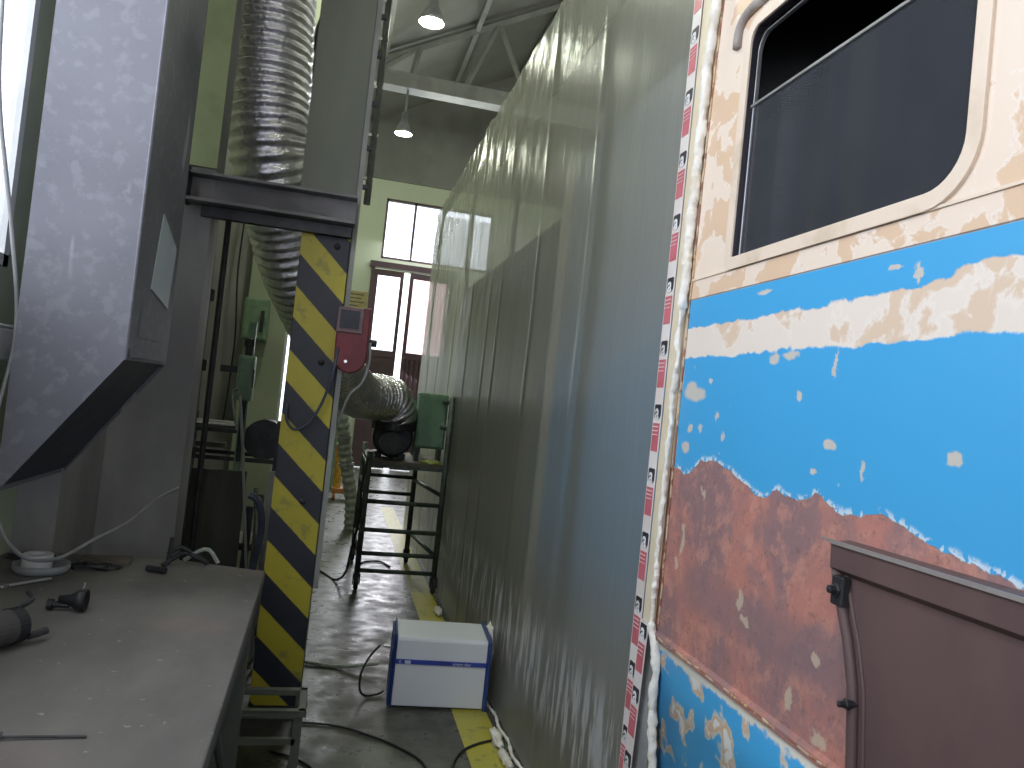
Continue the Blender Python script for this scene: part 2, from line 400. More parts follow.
def struct(name, b, m, label=None, **kw):
    o = obj(name, b, m, **kw); o['kind'] = 'structure'
    if label: o['label'] = label
    return o
def text_bm(b, body, size, f, depth=.001, offset=0):
    cu = bpy.data.curves.new('t', 'FONT'); cu.body = body; cu.size = size; cu.extrude = depth / 2; cu.offset = offset
    cu.align_x = 'CENTER'; cu.align_y = 'CENTER'; cu.resolution_u = 4
    to = bpy.data.objects.new('t', cu); C.objects.link(to)
    dg = bpy.context.evaluated_depsgraph_get(); me = bpy.data.meshes.new_from_object(to.evaluated_get(dg))
    k0 = len(b.verts); b.from_mesh(me); b.verts.ensure_lookup_table()
    for v in b.verts[k0:]: v.co = Vector(f(v.co.x, v.co.y, v.co.z))
    bpy.data.objects.remove(to); bpy.data.curves.remove(cu); bpy.data.meshes.remove(me)

# ------------------------------------------------------------------ the hall
struct('floor', box(NB(), -8, 14, -8, 17.2, -.12, 0), 'floor')
b = NB(); prism(b, [(.76, 2.0), (.94, 2.0), (.99, 11), (.815, 11)], 'z', .0005, .002)
tag(obj('floor_line', b, 'floorline'), 'worn yellow safety line painted on the grey floor beside the plastic sheeting', 'floor marking')
# left side: recess by the window, return, pier
def wall_with_hole(name, axis, pos, t, u0, u1, z0, z1, holes, m):
    """solid wall with rectangular openings (u range, z range)"""
    b = NB(); us = sorted({u0, u1, *[h[0] for h in holes], *[h[1] for h in holes]}); zs = sorted({z0, z1, *[h[2] for h in holes], *[h[3] for h in holes]})
    for a, c in zip(us, us[1:]):
        for d, e in zip(zs, zs[1:]):
            if any(h[0] <= a and c <= h[1] and h[2] <= d and e <= h[3] for h in holes): continue
            if axis == 'x': box(b, pos, pos + t, a, c, d, e)
            else: box(b, a, c, pos, pos + t, d, e)
    return struct(name, b, m)
wall_with_hole('wall_left', 'x', -1.17, .02, -8, 3.35, 0, 6.7, [(-4.6, -1.0, 1.3, 3.6), (0.2, 2.99, 1.9, 4.6)], 'wall_green')
struct('wall_left_return', box(NB(), -1.17, -1.0, 3.35, 3.9, 0, 6.7), 'wall_grey')
b = NB(); box(b, -1.17, -.655, 3.9, 4.12, 0, 6.9); box(b, -1.6, -1.17, 4.06, 4.12, 0, 6.9); struct('trim_1', b, 'wall_grey', label='grimy concrete pier carrying the left end of the beam')
wall_with_hole('wall_left_bay', 'x', -1.6, .15, 4.12, 17, 0, 7.0, [(8.5, 14.5, 3.0, 4.6)], 'wall_green')  # opening out of view, added to light the sheeting
M['dirty'] = glass('dark dimming glass', (.16, .17, .17), 0)  # dark tint that holds back the light of the added bay window
b = NB()
for y in (8.5, 10.0, 11.5, 13.0, 14.45): box(b, -1.56, -1.50, y, y + .05, 3.0, 4.6)
for z in (3.0, 4.55): box(b, -1.56, -1.50, 8.5, 14.5, z, z + .05)
w4 = struct('added_bay_window', b, 'brownframe'); obj('pane', box(NB(), -1.535, -1.53, 8.55, 14.45, 3.05, 4.55), 'dirty', w4)  # unseen window added to brighten the plastic sheeting
struct('wall_bay_back', box(NB(), -1.45, -.77, 7.05, 7.2, 0, 7.0), 'wall_grey')
struct('trim_2', box(NB(), -.79, -.455, 6.9, 7.25, 0, 7.3), 'wall_green', label='pale green wall pilaster at the back of the bay')
wall_with_hole('wall_far', 'y', 16.55, .3, -3, 10, 0, 6.12, [(.66, 3.0, 4.45, 5.74), (.56, 2.25, 0, 4.24), (-1.25, -.62, .6, 2.8)], 'wall_far')
b = NB(); prism(b, [(-3, 6.12), (10, 6.12), (10, 8.6), (6, 10.45), (-3, 5.65 + .53)], 'y', 16.5, 16.9); struct('trim_3', b, 'gable', label='dim grey gable above the far wall')
b = NB(); prism(b, [(-1.6, 6.36), (6, 10.40), (14, 6.2), (14, 6.4), (6, 10.6), (-1.6, 6.56)], 'y', -8, 17); struct('ceiling', b, 'roof')
struct('wall_right', box(NB(), 13, 13.2, -8, 17, 0, 7), 'wall_far')
wall_with_hole('wall_back', 'y', -8.2, .2, -2, 14, 0, 10.3, [(2.0, 5.0, 1.2, 4.2)], 'wall_grey')
b = NB(); box(b, -.80, -.655, 3.885, 3.9, 2.58, 6.7); struct('trim_4', b, 'wall_bright', label='yellow green strip on the pier above the beam')  # yellow green strip laid on the pier front
# roof purlins
for i, x in enumerate([.2, 1.7, 3.2, 4.7]):
    z = 6.36 + (x + 1.6) * .532
    struct('trim_%d' % (10 + i), box(NB(), x, x + .08, -8, 16.5, z - .13, z), 'steel_paint')

# far window over the door
def glazing(name, x0, x1, z0, z1, divs, y=16.6, pm='pane', fm='brownframe', w=.045):
    b = NB()
    box(b, x0, x1, y - .05, y + .05, z0, z0 + w); box(b, x0, x1, y - .05, y + .05, z1 - w, z1)
    for d in [x0 + w / 2, x1 - w / 2] + divs: box(b, d - w / 2, d + w / 2, y - .05, y + .05, z0, z1)
    o = struct(name, b, fm)
    p = obj('pane', box(NB(), x0 + w, x1 - w, y, y + .006, z0 + w, z1 - w), pm, o)
    return o
glazing('window_1', .66, 3.0, 4.45, 5.74, [1.29, 1.90, 2.5])
glazing('window_2', -1.25, -.62, .6, 2.8, [-.93])
# window in the left wall
b = NB()
for y in (.2, 1.0, 1.9, 2.96): box(b, -1.18, -1.145, y, y + .04, 1.9, 4.6)
for z in (1.9, 4.56): box(b, -1.18, -1.145, .2, 3.0, z, z + .04)
w3 = struct('window_3', b, 'whiteplastic'); obj('pane', box(NB(), -1.163, -1.16, .24, 2.96, 1.94, 4.56), 'pane', w3)

# far double door
b = NB(); box(b, .50, .57, 16.45, 16.6, 0, 4.33); box(b, 2.2, 2.27, 16.45, 16.6, 0, 4.33); box(b, .46, 2.3, 16.42, 16.62, 4.24, 4.36)
dfrm = struct('door_1', b, 'brownframe')
def leaf(x0, x1, y0, rot, ribbed, pm):
    b = NB(); w = .075; Y = 16.5
    for d in (x0, x1 - w): box(b, d, d + w, Y - .03, Y + .03, .02, 4.2)
    for z0, z1 in ((.02, .2), (2.36, 2.50), (4.08, 4.2)): box(b, x0 + w, x1 - w, Y - .03, Y + .03, z0, z1)
    vs = b.verts[:]; piv = (x0 if rot < 0 else x1, Y, 0)
    R = Matrix.Rotation(rot, 3, 'Z'); bmesh.ops.rotate(b, verts=b.verts, cent=piv, matrix=R)
    o = obj('door_leaf', b, 'brownframe', dfrm)
    b = NB()
    if ribbed:
        n = 7; ww = (x1 - x0 - 2 * w) / n
        for i in range(n):
            xa = x0 + w + i * ww
            prism(b, [(xa, Y), (xa + ww * .35, Y - .03), (xa + ww * .65, Y - .03), (xa + ww, Y), (xa + ww, Y + .02), (xa, Y + .02)], 'z', .2, 2.36)
    else: box(b, x0 + w, x1 - w, Y - .01, Y + .01, .2, 2.36)
    bmesh.ops.rotate(b, verts=b.verts, cent=piv, matrix=R); obj('door_panel', b, 'brownframe', dfrm)
    b = box(NB(), x0 + w, x1 - w, Y, Y + .006, 2.5, 4.08); bmesh.ops.rotate(b, verts=b.verts, cent=piv, matrix=R); obj('pane', b, pm, dfrm)
leaf(.57, 1.19, 0, -.05, False, 'pane'); leaf(1.31, 2.2, 0, .10, True, 'frost')
# daylight seen beyond the far door: a pale yard
o = struct('ground_outside', box(NB(), -8, 14, 17.2, 40, -.12, -.005), 'wall_far')
# notice on the far wall
t = thing('notice_board', 'faded yellow notice with dark lines on the far wall left of the door', 'notice', (.25, 16.54, 3.2))
obj('board', box(NB(), -.02, .47, 16.52, 16.549, 3.2, 3.68), 'sign', t)
b = NB()
for i, (a, c) in enumerate([(.05, .40), (.10, .35), (.05, .42), (.08, .30), (.05, .38)]): box(b, a, c, 16.515, 16.52, 3.60 - i * .08, 3.625 - i * .08)
obj('lettering_lines', b, 'signink', t)

# truss across the hall
t = thing('roof_truss', 'grey steel truss spanning under the roof, lamp hanging from it', 'roof truss', (2, 13.1, 6.7))
b = NB(); box(b, -1.45, 9, 13.02, 13.18, 6.80, 7.02); box(b, -1.45, 9, 12.95, 13.25, 6.74, 6.80); obj('bottom_chord', b, 'steel_paint', t)
b = NB(); tube(b, [(-1.45, 13.1, 6.34), (2.4, 13.1, 8.38), (6, 13.1, 10.28)], .07, 4); obj('top_chord', b, 'steel_paint', t)
for a, c in [((.72, 7.05), (.80, 7.55)), ((2.08, 8.15), (1.62, 6.95)), ((2.15, 8.15), (2.75, 6.95)), ((3.3, 8.8), (2.9, 7.0)), ((.15, 7.0), (.75, 7.5)), ((3.4, 8.8), (4.6, 7.0))]:
    tube(bb := NB(), [(a[0], 13.1, a[1]), (c[0], 13.1, c[1])], .05, 4); obj('web_member', bb, 'steel_paint', t)

# lamps
def lamp(x, y, z, top, label):
    t = thing('high_bay_lamp', label, 'lamp', (x, y, z), 'high bay lamps under the roof')
    b = lathe(NB(), [(.001, .36), (.05, .36), (.06, .22), (.08, .18), (.14, .06), (.155, 0), (.15, 0), (.13, .055), (.08, .16), (.001, .18)], (x, y, z), 24)
    obj('reflector', b, 'alu', t, smooth=True)
    obj('bulb', lathe(NB(), [(.001, -.012), (.08, -.006), (.125, .01), (.125, .03), (.001, .06)], (x, y, z), 24), 'lampglow', t, smooth=True)
    obj('stem', tube(NB(), [(x, y, z + .34), (x, y, top)], .02, 8), 'steel_paint', t)
lamp(.645, 9.0, 5.98, 7.5, 'round high bay lamp, larger and nearer of the two lit ones')
lamp(.67, 13.1, 6.0, 6.76, 'round high bay lamp hanging from the truss, smaller and farther of two')

# hanging rod with brackets
t = thing('hanging_conduit', 'thin dark vertical conduit with small brackets beside the column', 'conduit', (.12, 8, 3.5))
obj('pipe', tube(NB(), [(.12, 8, 3.5), (.12, 8, 7.2)], .035, 8), 'darksteel', t)
for z in (3.75, 4.2, 4.7, 5.2, 5.6):
    b = NB(); box(b, .0, .16, 7.98, 8.02, z, z + .03); obj('bracket', b, 'steel_paint', t)

# ------------------------------------------------------------------ column, beam
t = thing('steel_column', 'grey steel column wearing a yellow and black hazard panel', 'column', (-.12, 4.0, 0))
b = NB()
box(b, -.27, .005, 3.96, 4.0, 2.43, 7.15); box(b, -.236, .005, 3.96, 4.0, 0, 2.43); box(b, -.236, .005, 4.08, 4.11, 0, 7.15); box(b, -.14, -.11, 4.0, 4.08, 0, 7.15)
box(b, -.27, -.255, 4.0, 4.08, 2.5, 7.15)
obj('shaft', b, 'column', t, bev=.004)
obj('corner_strip', box(NB(), .005, .03, 3.95, 4.0, .6, 7.1), 'steel_paint', t)
obj('hazard_panel', box(NB(), -.235, .0, 3.925, 3.958, .03, 2.43), 'hazard', t, bev=.003, label='yellow and black diagonal striped panel')
for x, z in ((-.075, 1.72), (-.09, 1.03), (-.06, 2.3)):
    obj('bolt', lathe(NB(), [(.016, -.0), (.016, -.008), (.008, -.012), (.008, -.022), (.001, -.024)], (x, 3.925, z), 10, 'y'), 'darksteel', t)
for z in (2.62, 2.82, 3.05, 3.3, 3.5):
    obj('clip', box(NB(), .03, .055, 3.96, 3.99, z, z + .02), 'darksteel', t)

t = thing('channel_beam', 'grimy grey steel channel beam from the pier to the column', 'beam', (-.38, 3.88, 2.4))
b = NB(); box(b, -.76, .012, 3.90, 3.918, 2.415, 2.54); box(b, -.76, .012, 3.82, 3.90, 2.53, 2.545); box(b, -.76, .012, 3.80, 3.90, 2.40, 2.415)
obj('web', b, 'beam', t, bev=.002)
obj('end_plate', box(NB(), -.775, -.76, 3.80, 3.918, 2.39, 2.56), 'darksteel', t)
obj('lower_angle', box(NB(), -.70, .0, 3.87, 3.918, 2.345, 2.395), 'darksteel', t)
# pipes in the bay
t = thing('blue_grey_pipe', 'dark blue grey vertical pipe standing beside the pier under the beam', 'pipe', (-.62, 4.45, .9))
obj('pipe', tube(NB(), [(-.72, 4.42, .0), (-.735, 4.42, 2.6)], .032, 12), 'bluesteel', t, smooth=True)
for z in (1.15, 1.62, 2.0): obj('coupling', lathe(NB(), [(.045, 0), (.045, .06)], (-.725, 4.42, z), 12), 'darksteel', t)
obj('wall_bracket', box(NB(), -.80, -.72, 4.38, 4.45, 1.71, 1.745), 'darksteel', t)
tag(obj('thin_pipe', tube(NB(), [(-.66, 4.5, 0.0), (-.665, 4.5, 2.5)], .016, 8), 'darksteel'), 'thin black vertical pipe right behind the blue grey pipe', 'pipe')
tag(obj('conduit', tube(NB(), [(-.73, 6.95, 2.35), (-.69, 6.95, 3.6)], .025, 8), 'darksteel'), 'short dark conduit running up the pale green pilaster', 'conduit')
tag(obj('hanging_wire', tube(NB(), spline([(-.86, 6.9, 3.6), (-.90, 6.9, 2.6), (-.86, 6.9, 1.9), (-.88, 6.9, 1.2)]), .008, 6), 'blackrub'), 'thin black wire hanging down the grey bay wall', 'wire')
# electrical boxes on pilaster
def ebox(x0, x1, y, z0, z1, label, slot):
    t = thing('electrical_box', label, 'electrical box', ((x0 + x1) / 2, y, z0))
    obj('case', box(NB(), x0, x1, y - .12, y, z0, z1), 'greenbox', t, bev=.006)
    obj('door', box(NB(), x0 + .015, x1 - .015, y - .13, y - .12, z0 + .015, z1 - .015), 'greenbox', t, bev=.003)
    obj('slot', box(NB(), *slot), 'darksteel', t)
    return t
ebox(-.80, -.60, 6.88, 1.93, 2.28, 'pale green electrical box mounted high on the pilaster, with a dark slot', (-.66, -.63, 6.735, 6.75, 2.0, 2.18))
t = ebox(-.57, -.475, 4.95, 1.47, 1.74, 'small upright pale green switch box in front of the pilaster', (-.478, -.470, 4.822, 4.835, 1.55, 1.66))
obj('cable_gland', tube(NB(), [(-.52, 4.9, 1.47), (-.52, 4.9, 1.38), (-.515, 4.9, 1.1)], .014, 8), 'darksteel', t)
obj('support_post', box(NB(), -.545, -.50, 4.95, 4.99, 0, 1.95), 'greenbox', t)
b = NB(); box(b, -.68, -.55, 4.93, 4.97, 1.63, 1.67)
obj('support_arm', b, 'darksteel', t)
obj('knob', lathe(NB(), [(.02, 1.74), (.02, 1.79), (.03, 1.80), (.03, 1.84), (.001, 1.85)], (-.525, 4.9, 0), 12), 'darksteel', t)

# dark rack with pipes and drum in the bay
t = thing('pipe_rack', 'dark welded rack frame with shelves deep in the bay behind the bench', 'rack', (-.6, 5.1, 0))
for x, y in ((-.86, 5.0), (-.86, 5.4), (-.30, 5.0), (-.30, 5.4)): obj('upright', box(NB(), x - .018, x + .018, y - .018, y + .018, 0, 1.36), 'darksteel', t)
for z in (.55, 1.09, 1.26):
    xr = -.30 if z < 1.2 else -.54
    b = NB(); box(b, -.86, xr, 4.985, 5.015, z, z + .025); box(b, -.86, xr, 5.385, 5.415, z, z + .025); box(b, -.875, -.845, 5.0, 5.4, z, z + .025); box(b, xr - .015, xr + .015, 5.0, 5.4, z, z + .025)
    obj('shelf_rail', b, 'darksteel', t)
obj('shelf_board', box(NB(), -.845, -.315, 5.0, 5.4, .575, .59), 'wood', t)
for i, (x0, x1, y, z, m, l) in enumerate([(-1.0, -.57, 5.06, 1.30, 'chrome', 'thin bright steel rod, upper of two lying across the rack'), (-1.0, -.57, 5.22, 1.303, 'steel_paint', 'thicker grey steel tube, lower of two lying across the rack')]):
    b = tube(NB(), [(x0, y, z), (x1, y, z)], .013 + .004 * i, 8); tag(obj('steel_rod', b, m), l, 'rod')
b = NB(); box(b, -.83, -.60, 4.93, 4.979, 1.17, 1.20); box(b, -.83, -.80, 4.93, 4.979, 1.0, 1.2)
tag(obj('angle_iron', b, 'board'), 'rusty brown angle iron bracket resting in front of the rack', 'bracket')
t = thing('steel_drum', 'dark blue grey round drum lying on the rack behind the column', 'drum', (-.40, 5.0, 1.08))
obj('drum_body', lathe(NB(), [(.001, 0), (.115, 0), (.115, .1), (.12, .105), (.12, .115), (.115, .12), (.115, .34), (.12, .345), (.12, .36), (.001, .36)], (-.385, 5.02, 1.235), 32, 'y'), 'barrel', t, smooth=False)
obj('rim', lathe(NB(), [(.105, -.01), (.125, -.01), (.125, .012), (.105, .012)], (-.385, 5.02, 1.235), 32, 'y'), 'darksteel', t)
# stained board behind bench and leaning rods
tag(obj('stained_board', box(NB(), -.86, -.44, 4.72, 4.75, 0, 1.06, rz=.06), 'board'), 'tall stained dark board standing behind the end of the bench', 'board')
t = thing('forked_rod', 'long thin rod leaning in the bay, bright forked tip on top', 'rod', (-.30, 4.78, .4))
obj('rod', tube(NB(), [(-.30, 4.62, .0), (-.47, 4.66, 1.2), (-.52, 4.68, 1.50)], .009, 8), 'steel_paint', t)
obj('fork', tube(NB(), spline([(-.515, 4.68, 1.30), (-.545, 4.67, 1.42), (-.56, 4.67, 1.50), (-.555, 4.67, 1.525), (-.53, 4.66, 1.54)]), .007, 8), 'chrome', t, label='bright steel tip')
tag(obj('leaning_rod', tube(NB(), [(-.25, 4.55, 0.0), (-.36, 4.5, 1.0)], .012, 8), 'chrome'), 'short shiny rod leaning low in the bay beside the forked rod', 'rod')
for i, (x, h, m, l) in enumerate([(-.34, .95, 'wood', 'brown timber offcut standing between board and column'), (-.29, 1.08, 'steel_paint', 'grey flat bar standing close to the column'), (-.40, .86, 'darksteel', 'black bar standing between the board and the timber offcut')]):
    tag(obj('upright_bar', box(NB(), x - .02, x + .02, 4.62 + .05 * i, 4.65 + .05 * i, 0, h), m), l, 'bar')
b = tube(NB(), spline([(-.36, 4.4, .0), (-.33, 4.4, .5), (-.30, 4.38, .8), (-.33, 4.36, .95), (-.38, 4.36, .98)]), .02, 10)
tag(obj('bent_hose', b, 'bluesteel'), 'dark bent hose rising beside the hazard panel behind the bench', 'hose')

# ------------------------------------------------------------------ big sheet-metal duct on the left
t = thing('sheet_metal_duct', 'large galvanized rectangular duct with slanted dark open bottom', 'duct', (-.8, 2.9, 1.15))
x0, x1, y0, y1 = -.95, -.64, 2.6, 3.2
b = NB(); TOP = 6.2
pf = [(x1, 1.62), (x0, 1.185), (x0, TOP), (x1, TOP)]
A = [b.verts.new((x, y0, z)) for x, z in pf]; B = [b.verts.new((x, y1, z)) for x, z in pf]
b.faces.new(A); b.faces.new(B[::-1])
for i in (1, 2, 3): b.faces.new([A[i], B[i], B[(i + 1) % 4], A[(i + 1) % 4]])
duct = obj('duct_body', b, 'galv', t)
sm = duct.modifiers.new('thick', 'SOLIDIFY'); sm.thickness = .004; sm.offset = -1
tube(bb := NB(), [(x1 + .002, y0 - .002, 1.62), (x1 + .002, y0 - .002, TOP)], .005, 6); obj('corner_seam', bb, 'galv', t)
b = NB(); prism(b, [(x1 - .006, 1.635), (x0 + .006, 1.20), (x0 + .006, 1.215), (x1 - .006, 1.65)], 'y', y0 + .006, y1 - .006); obj('shade_plate', b, 'barrel', t, label='dark slanted plate standing for the shade in the open bottom')  # dark plate added for the shade inside the open duct end
b = NB(); prism(b, [(y0 + .03, 1.63), (y1 - .04, 1.63), (y1 - .04, 1.655), (y0 + .03, 1.655)], 'x', x1, x1 + .006); obj('bottom_hem', b, 'galv', t)
b = NB(); prism(b, [(2.82, 1.87), (3.10, 1.83), (3.14, 2.06), (2.88, 2.14)], 'x', x1, x1 + .004)
obj('plastic_pocket', b, 'sticker', t, label='glossy bluish clear pocket on the duct side')
b = NB(); prism(b, [(2.72, 1.70), (3.05, 1.70), (3.08, 1.79), (2.74, 1.82)], 'x', x1, x1 + .003); obj('tape_patch', b, 'galv', t)
# dark conduit line in the corner left of duct
tag(obj('corner_pipe', tube(NB(), [(-1.10, 3.14, 1.62), (-1.10, 3.14, 3.4)], .012, 8), 'darksteel'), 'thin dark pipe between window and galvanized duct', 'pipe')
t = thing('cable_trunking', 'white plastic trunking box end jutting from the left frame edge', 'trunking', (-1.08, 2.7, 1.57))
obj('channel', box(NB(), -1.15, -1.0, 2.0, 2.84, 1.575, 1.68), 'whiteplastic', t, bev=.008); obj('lid', box(NB(), -1.15, -1.0, 2.0, 2.845, 1.68, 1.69), 'whiteplastic', t, bev=.003)
tag(obj('grey_cable', tube(NB(), spline([(-1.14, 2.7, 2.75), (-1.11, 2.7, 2.39), (-1.03, 2.7, 1.98), (-.985, 2.7, 1.67), (-.975, 2.6, 1.35), (-.95, 2.62, 1.12), (-.90, 2.7, .98), (-.84, 2.85, .935), (-.78, 3.05, .965), (-.73, 3.3, .99), (-.70, 3.65, 1.035), (-.655, 3.86, 1.06)]), .0065, 8), 'cordpale', smooth=True),
    'pale grey cable drooping below the duct and up to the pier', 'cable')

# ------------------------------------------------------------------ bench
t = thing('workbench', 'heavy grey worn workbench with dusty top in the left foreground', 'workbench', (-.65, 1.8, 0))
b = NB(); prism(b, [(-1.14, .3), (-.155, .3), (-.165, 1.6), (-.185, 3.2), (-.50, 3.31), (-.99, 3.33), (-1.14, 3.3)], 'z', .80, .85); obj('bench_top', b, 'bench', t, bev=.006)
b = NB(); box(b, -.22, -.185, .5, 3.12, .70, .80); box(b, -1.1, -1.06, .5, 3.12, .70, .80); box(b, -1.06, -.22, 3.08, 3.12, .70, .80); obj('apron', b, 'darksteel', t)
for x, y in ((-.235, 3.05), (-.235, 1.2), (-1.08, 3.05), (-1.08, 1.2)): obj('leg', box(NB(), x - .03, x + .03, y - .03, y + .03, 0, .70), 'column', t)
obj('shelf', box(NB(), -1.05, -.28, 1.2, 3.05, .25, .28), 'wood', t)
obj('brace', tube(NB(), [(-.235, 3.0, .1), (-.235, 2.3, .68)], .015, 8), 'column', t)
# low stand
t = thing('low_steel_stand', 'low olive grey steel frame stand at the foot of the column', 'stand', (-.1, 3.3, 0))
b = NB(); box(b, -.27, .03, 3.20, 3.23, .275, .30); box(b, -.27, .03, 3.42, 3.45, .275, .30); box(b, -.27, -.24, 3.2, 3.45, .275, .30); box(b, 0, .03, 3.2, 3.45, .275, .30); obj('top_frame', b, 'column', t, bev=.003)
for x in (-.255, .0): 
    for y in (3.21, 3.42): obj('leg', box(NB(), x - .014, x + .022, y, y + .028, 0, .275), 'column', t)
for y in (3.21, 3.42): obj('crossbar', box(NB(), -.24, 0, y, y + .02, .16, .185), 'column', t)
obj('tray', box(NB(), -.24, 0, 3.23, 3.42, .165, .175), 'darksteel', t)
# bench things
t = thing('tape_roll', 'white roll of tape on a round milky lid on the workbench', 'tape roll', (-.93, 3.02, .85))
obj('lid', lathe(NB(), [(.001, .001), (.085, .001), (.09, .012), (.09, .03), (.084, .03), (.08, .012), (.001, .012)], (-.93, 3.02, .85), 32), 'clear', t, smooth=True)
obj('roll', lathe(NB(), [(.028, .013), (.048, .013), (.048, .062), (.028, .062), (.028, .013)], (-.945, 3.02, .85), 32), 'whiteplastic', t)
t = thing('pipe_fitting', 'black cup shaped pipe fitting with a bolt on the bench', 'fitting', (-.7, 2.56, .85))
obj('cup', lathe(NB(), [(.012, -.03), (.016, 0), (.03, .02), (.034, .045), (.030, .045), (.026, .022), (.001, .01)], (-.70, 2.56, .884), 20, 'x'), 'blackrub', t, smooth=True)
obj('bolt', lathe(NB(), [(.001, -.06), (.017, -.06), (.017, -.045), (.010, -.045), (.010, 0), (.001, 0)], (-.70, 2.56, .868), 8, 'x'), 'darksteel', t)
obj('pin', tube(NB(), [(-.672, 2.57, .90), (-.668, 2.575, .935)], .004, 8), 'chrome', t)
t = thing('steel_cylinder', 'dark steel cylinder with clamp lying at the bench left edge', 'cylinder', (-.76, 2.15, .85))
obj('barrel', tube(NB(), [(-.94, 1.91, .898), (-.74, 2.25, .898)], .045, 24), 'board', t)
obj('clamp', tube(NB(), [(-.75, 2.235, .898), (-.735, 2.26, .898)], .047, 24), 'blackrub', t)
obj('lever', tube(NB(), spline([(-.74, 2.25, .94), (-.73, 2.33, .945), (-.76, 2.41, .935), (-.78, 2.45, .93)]), .007, 8), 'darksteel', t)
obj('clamp_bolt', tube(NB(), [(-.70, 2.24, .875), (-.675, 2.29, .875)], .010, 8), 'darksteel', t)
t = thing('clamp_tool', 'dark iron clamp with upright pin at the far bench end', 'clamp', (-.55, 3.2, .85))
obj('bar', tube(NB(), spline([(-.56, 3.16, .86), (-.50, 3.22, .90), (-.46, 3.22, .89), (-.41, 3.24, .86)]), .010, 8), 'darksteel', t)
obj('pin', tube(NB(), [(-.545, 3.18, .86), (-.54, 3.18, .965)], .008, 8), 'darksteel', t)
obj('jaw', tube(NB(), [(-.60, 3.10, .862), (-.53, 3.06, .865)], .012, 8), 'darksteel', t)
obj('handle', tube(NB(), spline([(-.55, 3.18, .90), (-.51, 3.2, .925), (-.47, 3.21, .905)]), .008, 8), 'darksteel', t)
tag(obj('hose_loop', tube(NB(), spline([(-.50, 3.25, .862), (-.45, 3.26, .90), (-.41, 3.25, .91), (-.37, 3.24, .862)]), .008, 8), 'palehose'), 'short grey hose arching over the far end of the bench', 'hose')
t = thing('thin_rod_tool', 'thin dark rod with round end near the front bench edge', 'rod', (-.5, 1.7, .85))
obj('shaft', tube(NB(), [(-.56, 1.69, .856), (-.405, 1.70, .854)], .003, 8), 'darksteel', t); obj('round_end', lathe(NB(), [(.001, 0), (.012, 0), (.012, .012), (.001, .012)], (-.565, 1.69, .85), 12), 'chrome', t)
t = thing('wood_offcut', 'dusty brown wood plank under the cable on the bench', 'plank', (-.78, 3.15, .85))
obj('plank', box(NB(), -.85, -.68, 3.16, 3.24, .85, .872, rz=.1), 'wood', t, bev=.002)
t = thing('wrench', 'thin bright wrench lying left of the tape roll', 'wrench', (-.92, 2.85, .85))
obj('shank', tube(NB(), [(-1.0, 2.72, .858), (-.86, 2.90, .858)], .005, 8), 'steel_paint', t); obj('head', lathe(NB(), [(.008, 0), (.016, 0), (.016, .01), (.008, .01), (.008, 0)], (-.96, 2.78, .852), 12), 'chrome', t)
for i, (x, y, l) in enumerate([(-.79, 3.10, 'dark rag heap just right of the tape roll'), (-1.02, 3.2, 'dark flat scrap behind the tape roll')]):
    b = NB(); bmesh.ops.create_icosphere(b, subdivisions=3, radius=1)
    for v in b.verts:
        v.co = Vector((x, y, .85)) + Vector((v.co.x * .09, v.co.y * .035, max(0, v.co.z) * .022 + .001)) * (1 + .5 * noise.noise(v.co * 2 + Vector((i * 9, 0, 0))))
    tag(obj('scrap', b, 'blackrub'), l, 'scrap')

# ------------------------------------------------------------------ foil duct hose
path = [(-.60, 4.39, 6.0), (-.585, 4.39, 4.6), (-.565, 4.39, 3.8), (-.525, 4.38, 3.2), (-.485, 4.38, 2.88), (-.44, 4.44, 2.70), (-.37, 4.58, 2.49), (-.29, 4.75, 2.27), (-.17, 5.0, 2.05), (-.05, 5.3, 1.85), (.06, 5.75, 1.68), (.20, 6.15, 1.57), (.36, 6.40, 1.565), (.47, 6.52, 1.55), (.53, 6.6, 1.46), (.53, 6.64, 1.38)]
path = spline(path, .007)
L = [0]
for a, c in zip(path, path[1:]): L.append(L[-1] + (c - a).length)
def rf(i):
    s = L[i]; zf = min(1, max(0, (3.4 - path[i].z) / .8)) if i < len(L) else 0
    r0 = .212 + .018 * min(1, max(0, path[i].z - 2.6)) - .032 * min(1, max(0, (L[i] - 3.0) / 2.0))
    return r0 + .009 * math.cos(2 * PI * s / .055)
b = tube(NB(), path, .2, 40, True, rf)
for v in b.verts: v.co += v.normal * 0 + Vector([.004 * noise.noise(v.co * 25 + Vector((k * 7, 0, 0))) for k in range(3)])
tag(obj('foil_duct_hose', b, 'foil', smooth=True), 'silver ribbed flexible foil duct dropping behind the beam and bending to the trolley', 'flexible duct')

t = thing('black_service_pipes', 'black pipes with elbows between the silver duct and the column top', 'pipes', (-.33, 4.9, 2.6))
obj('pipe', tube(NB(), spline([(-.30, 4.95, 4.2), (-.32, 4.95, 3.6), (-.36, 4.95, 3.2), (-.38, 4.95, 2.8)]), .028, 10), 'darksteel', t, smooth=True)
obj('pipe', tube(NB(), [(-.28, 4.88, 3.95), (-.37, 5.1, 3.75)], .03, 10), 'darksteel', t)
obj('valve', lathe(NB(), [(.001, 3.28), (.045, 3.28), (.045, 3.36), (.001, 3.36)], (-.345, 4.95, 0), 12), 'darksteel', t)
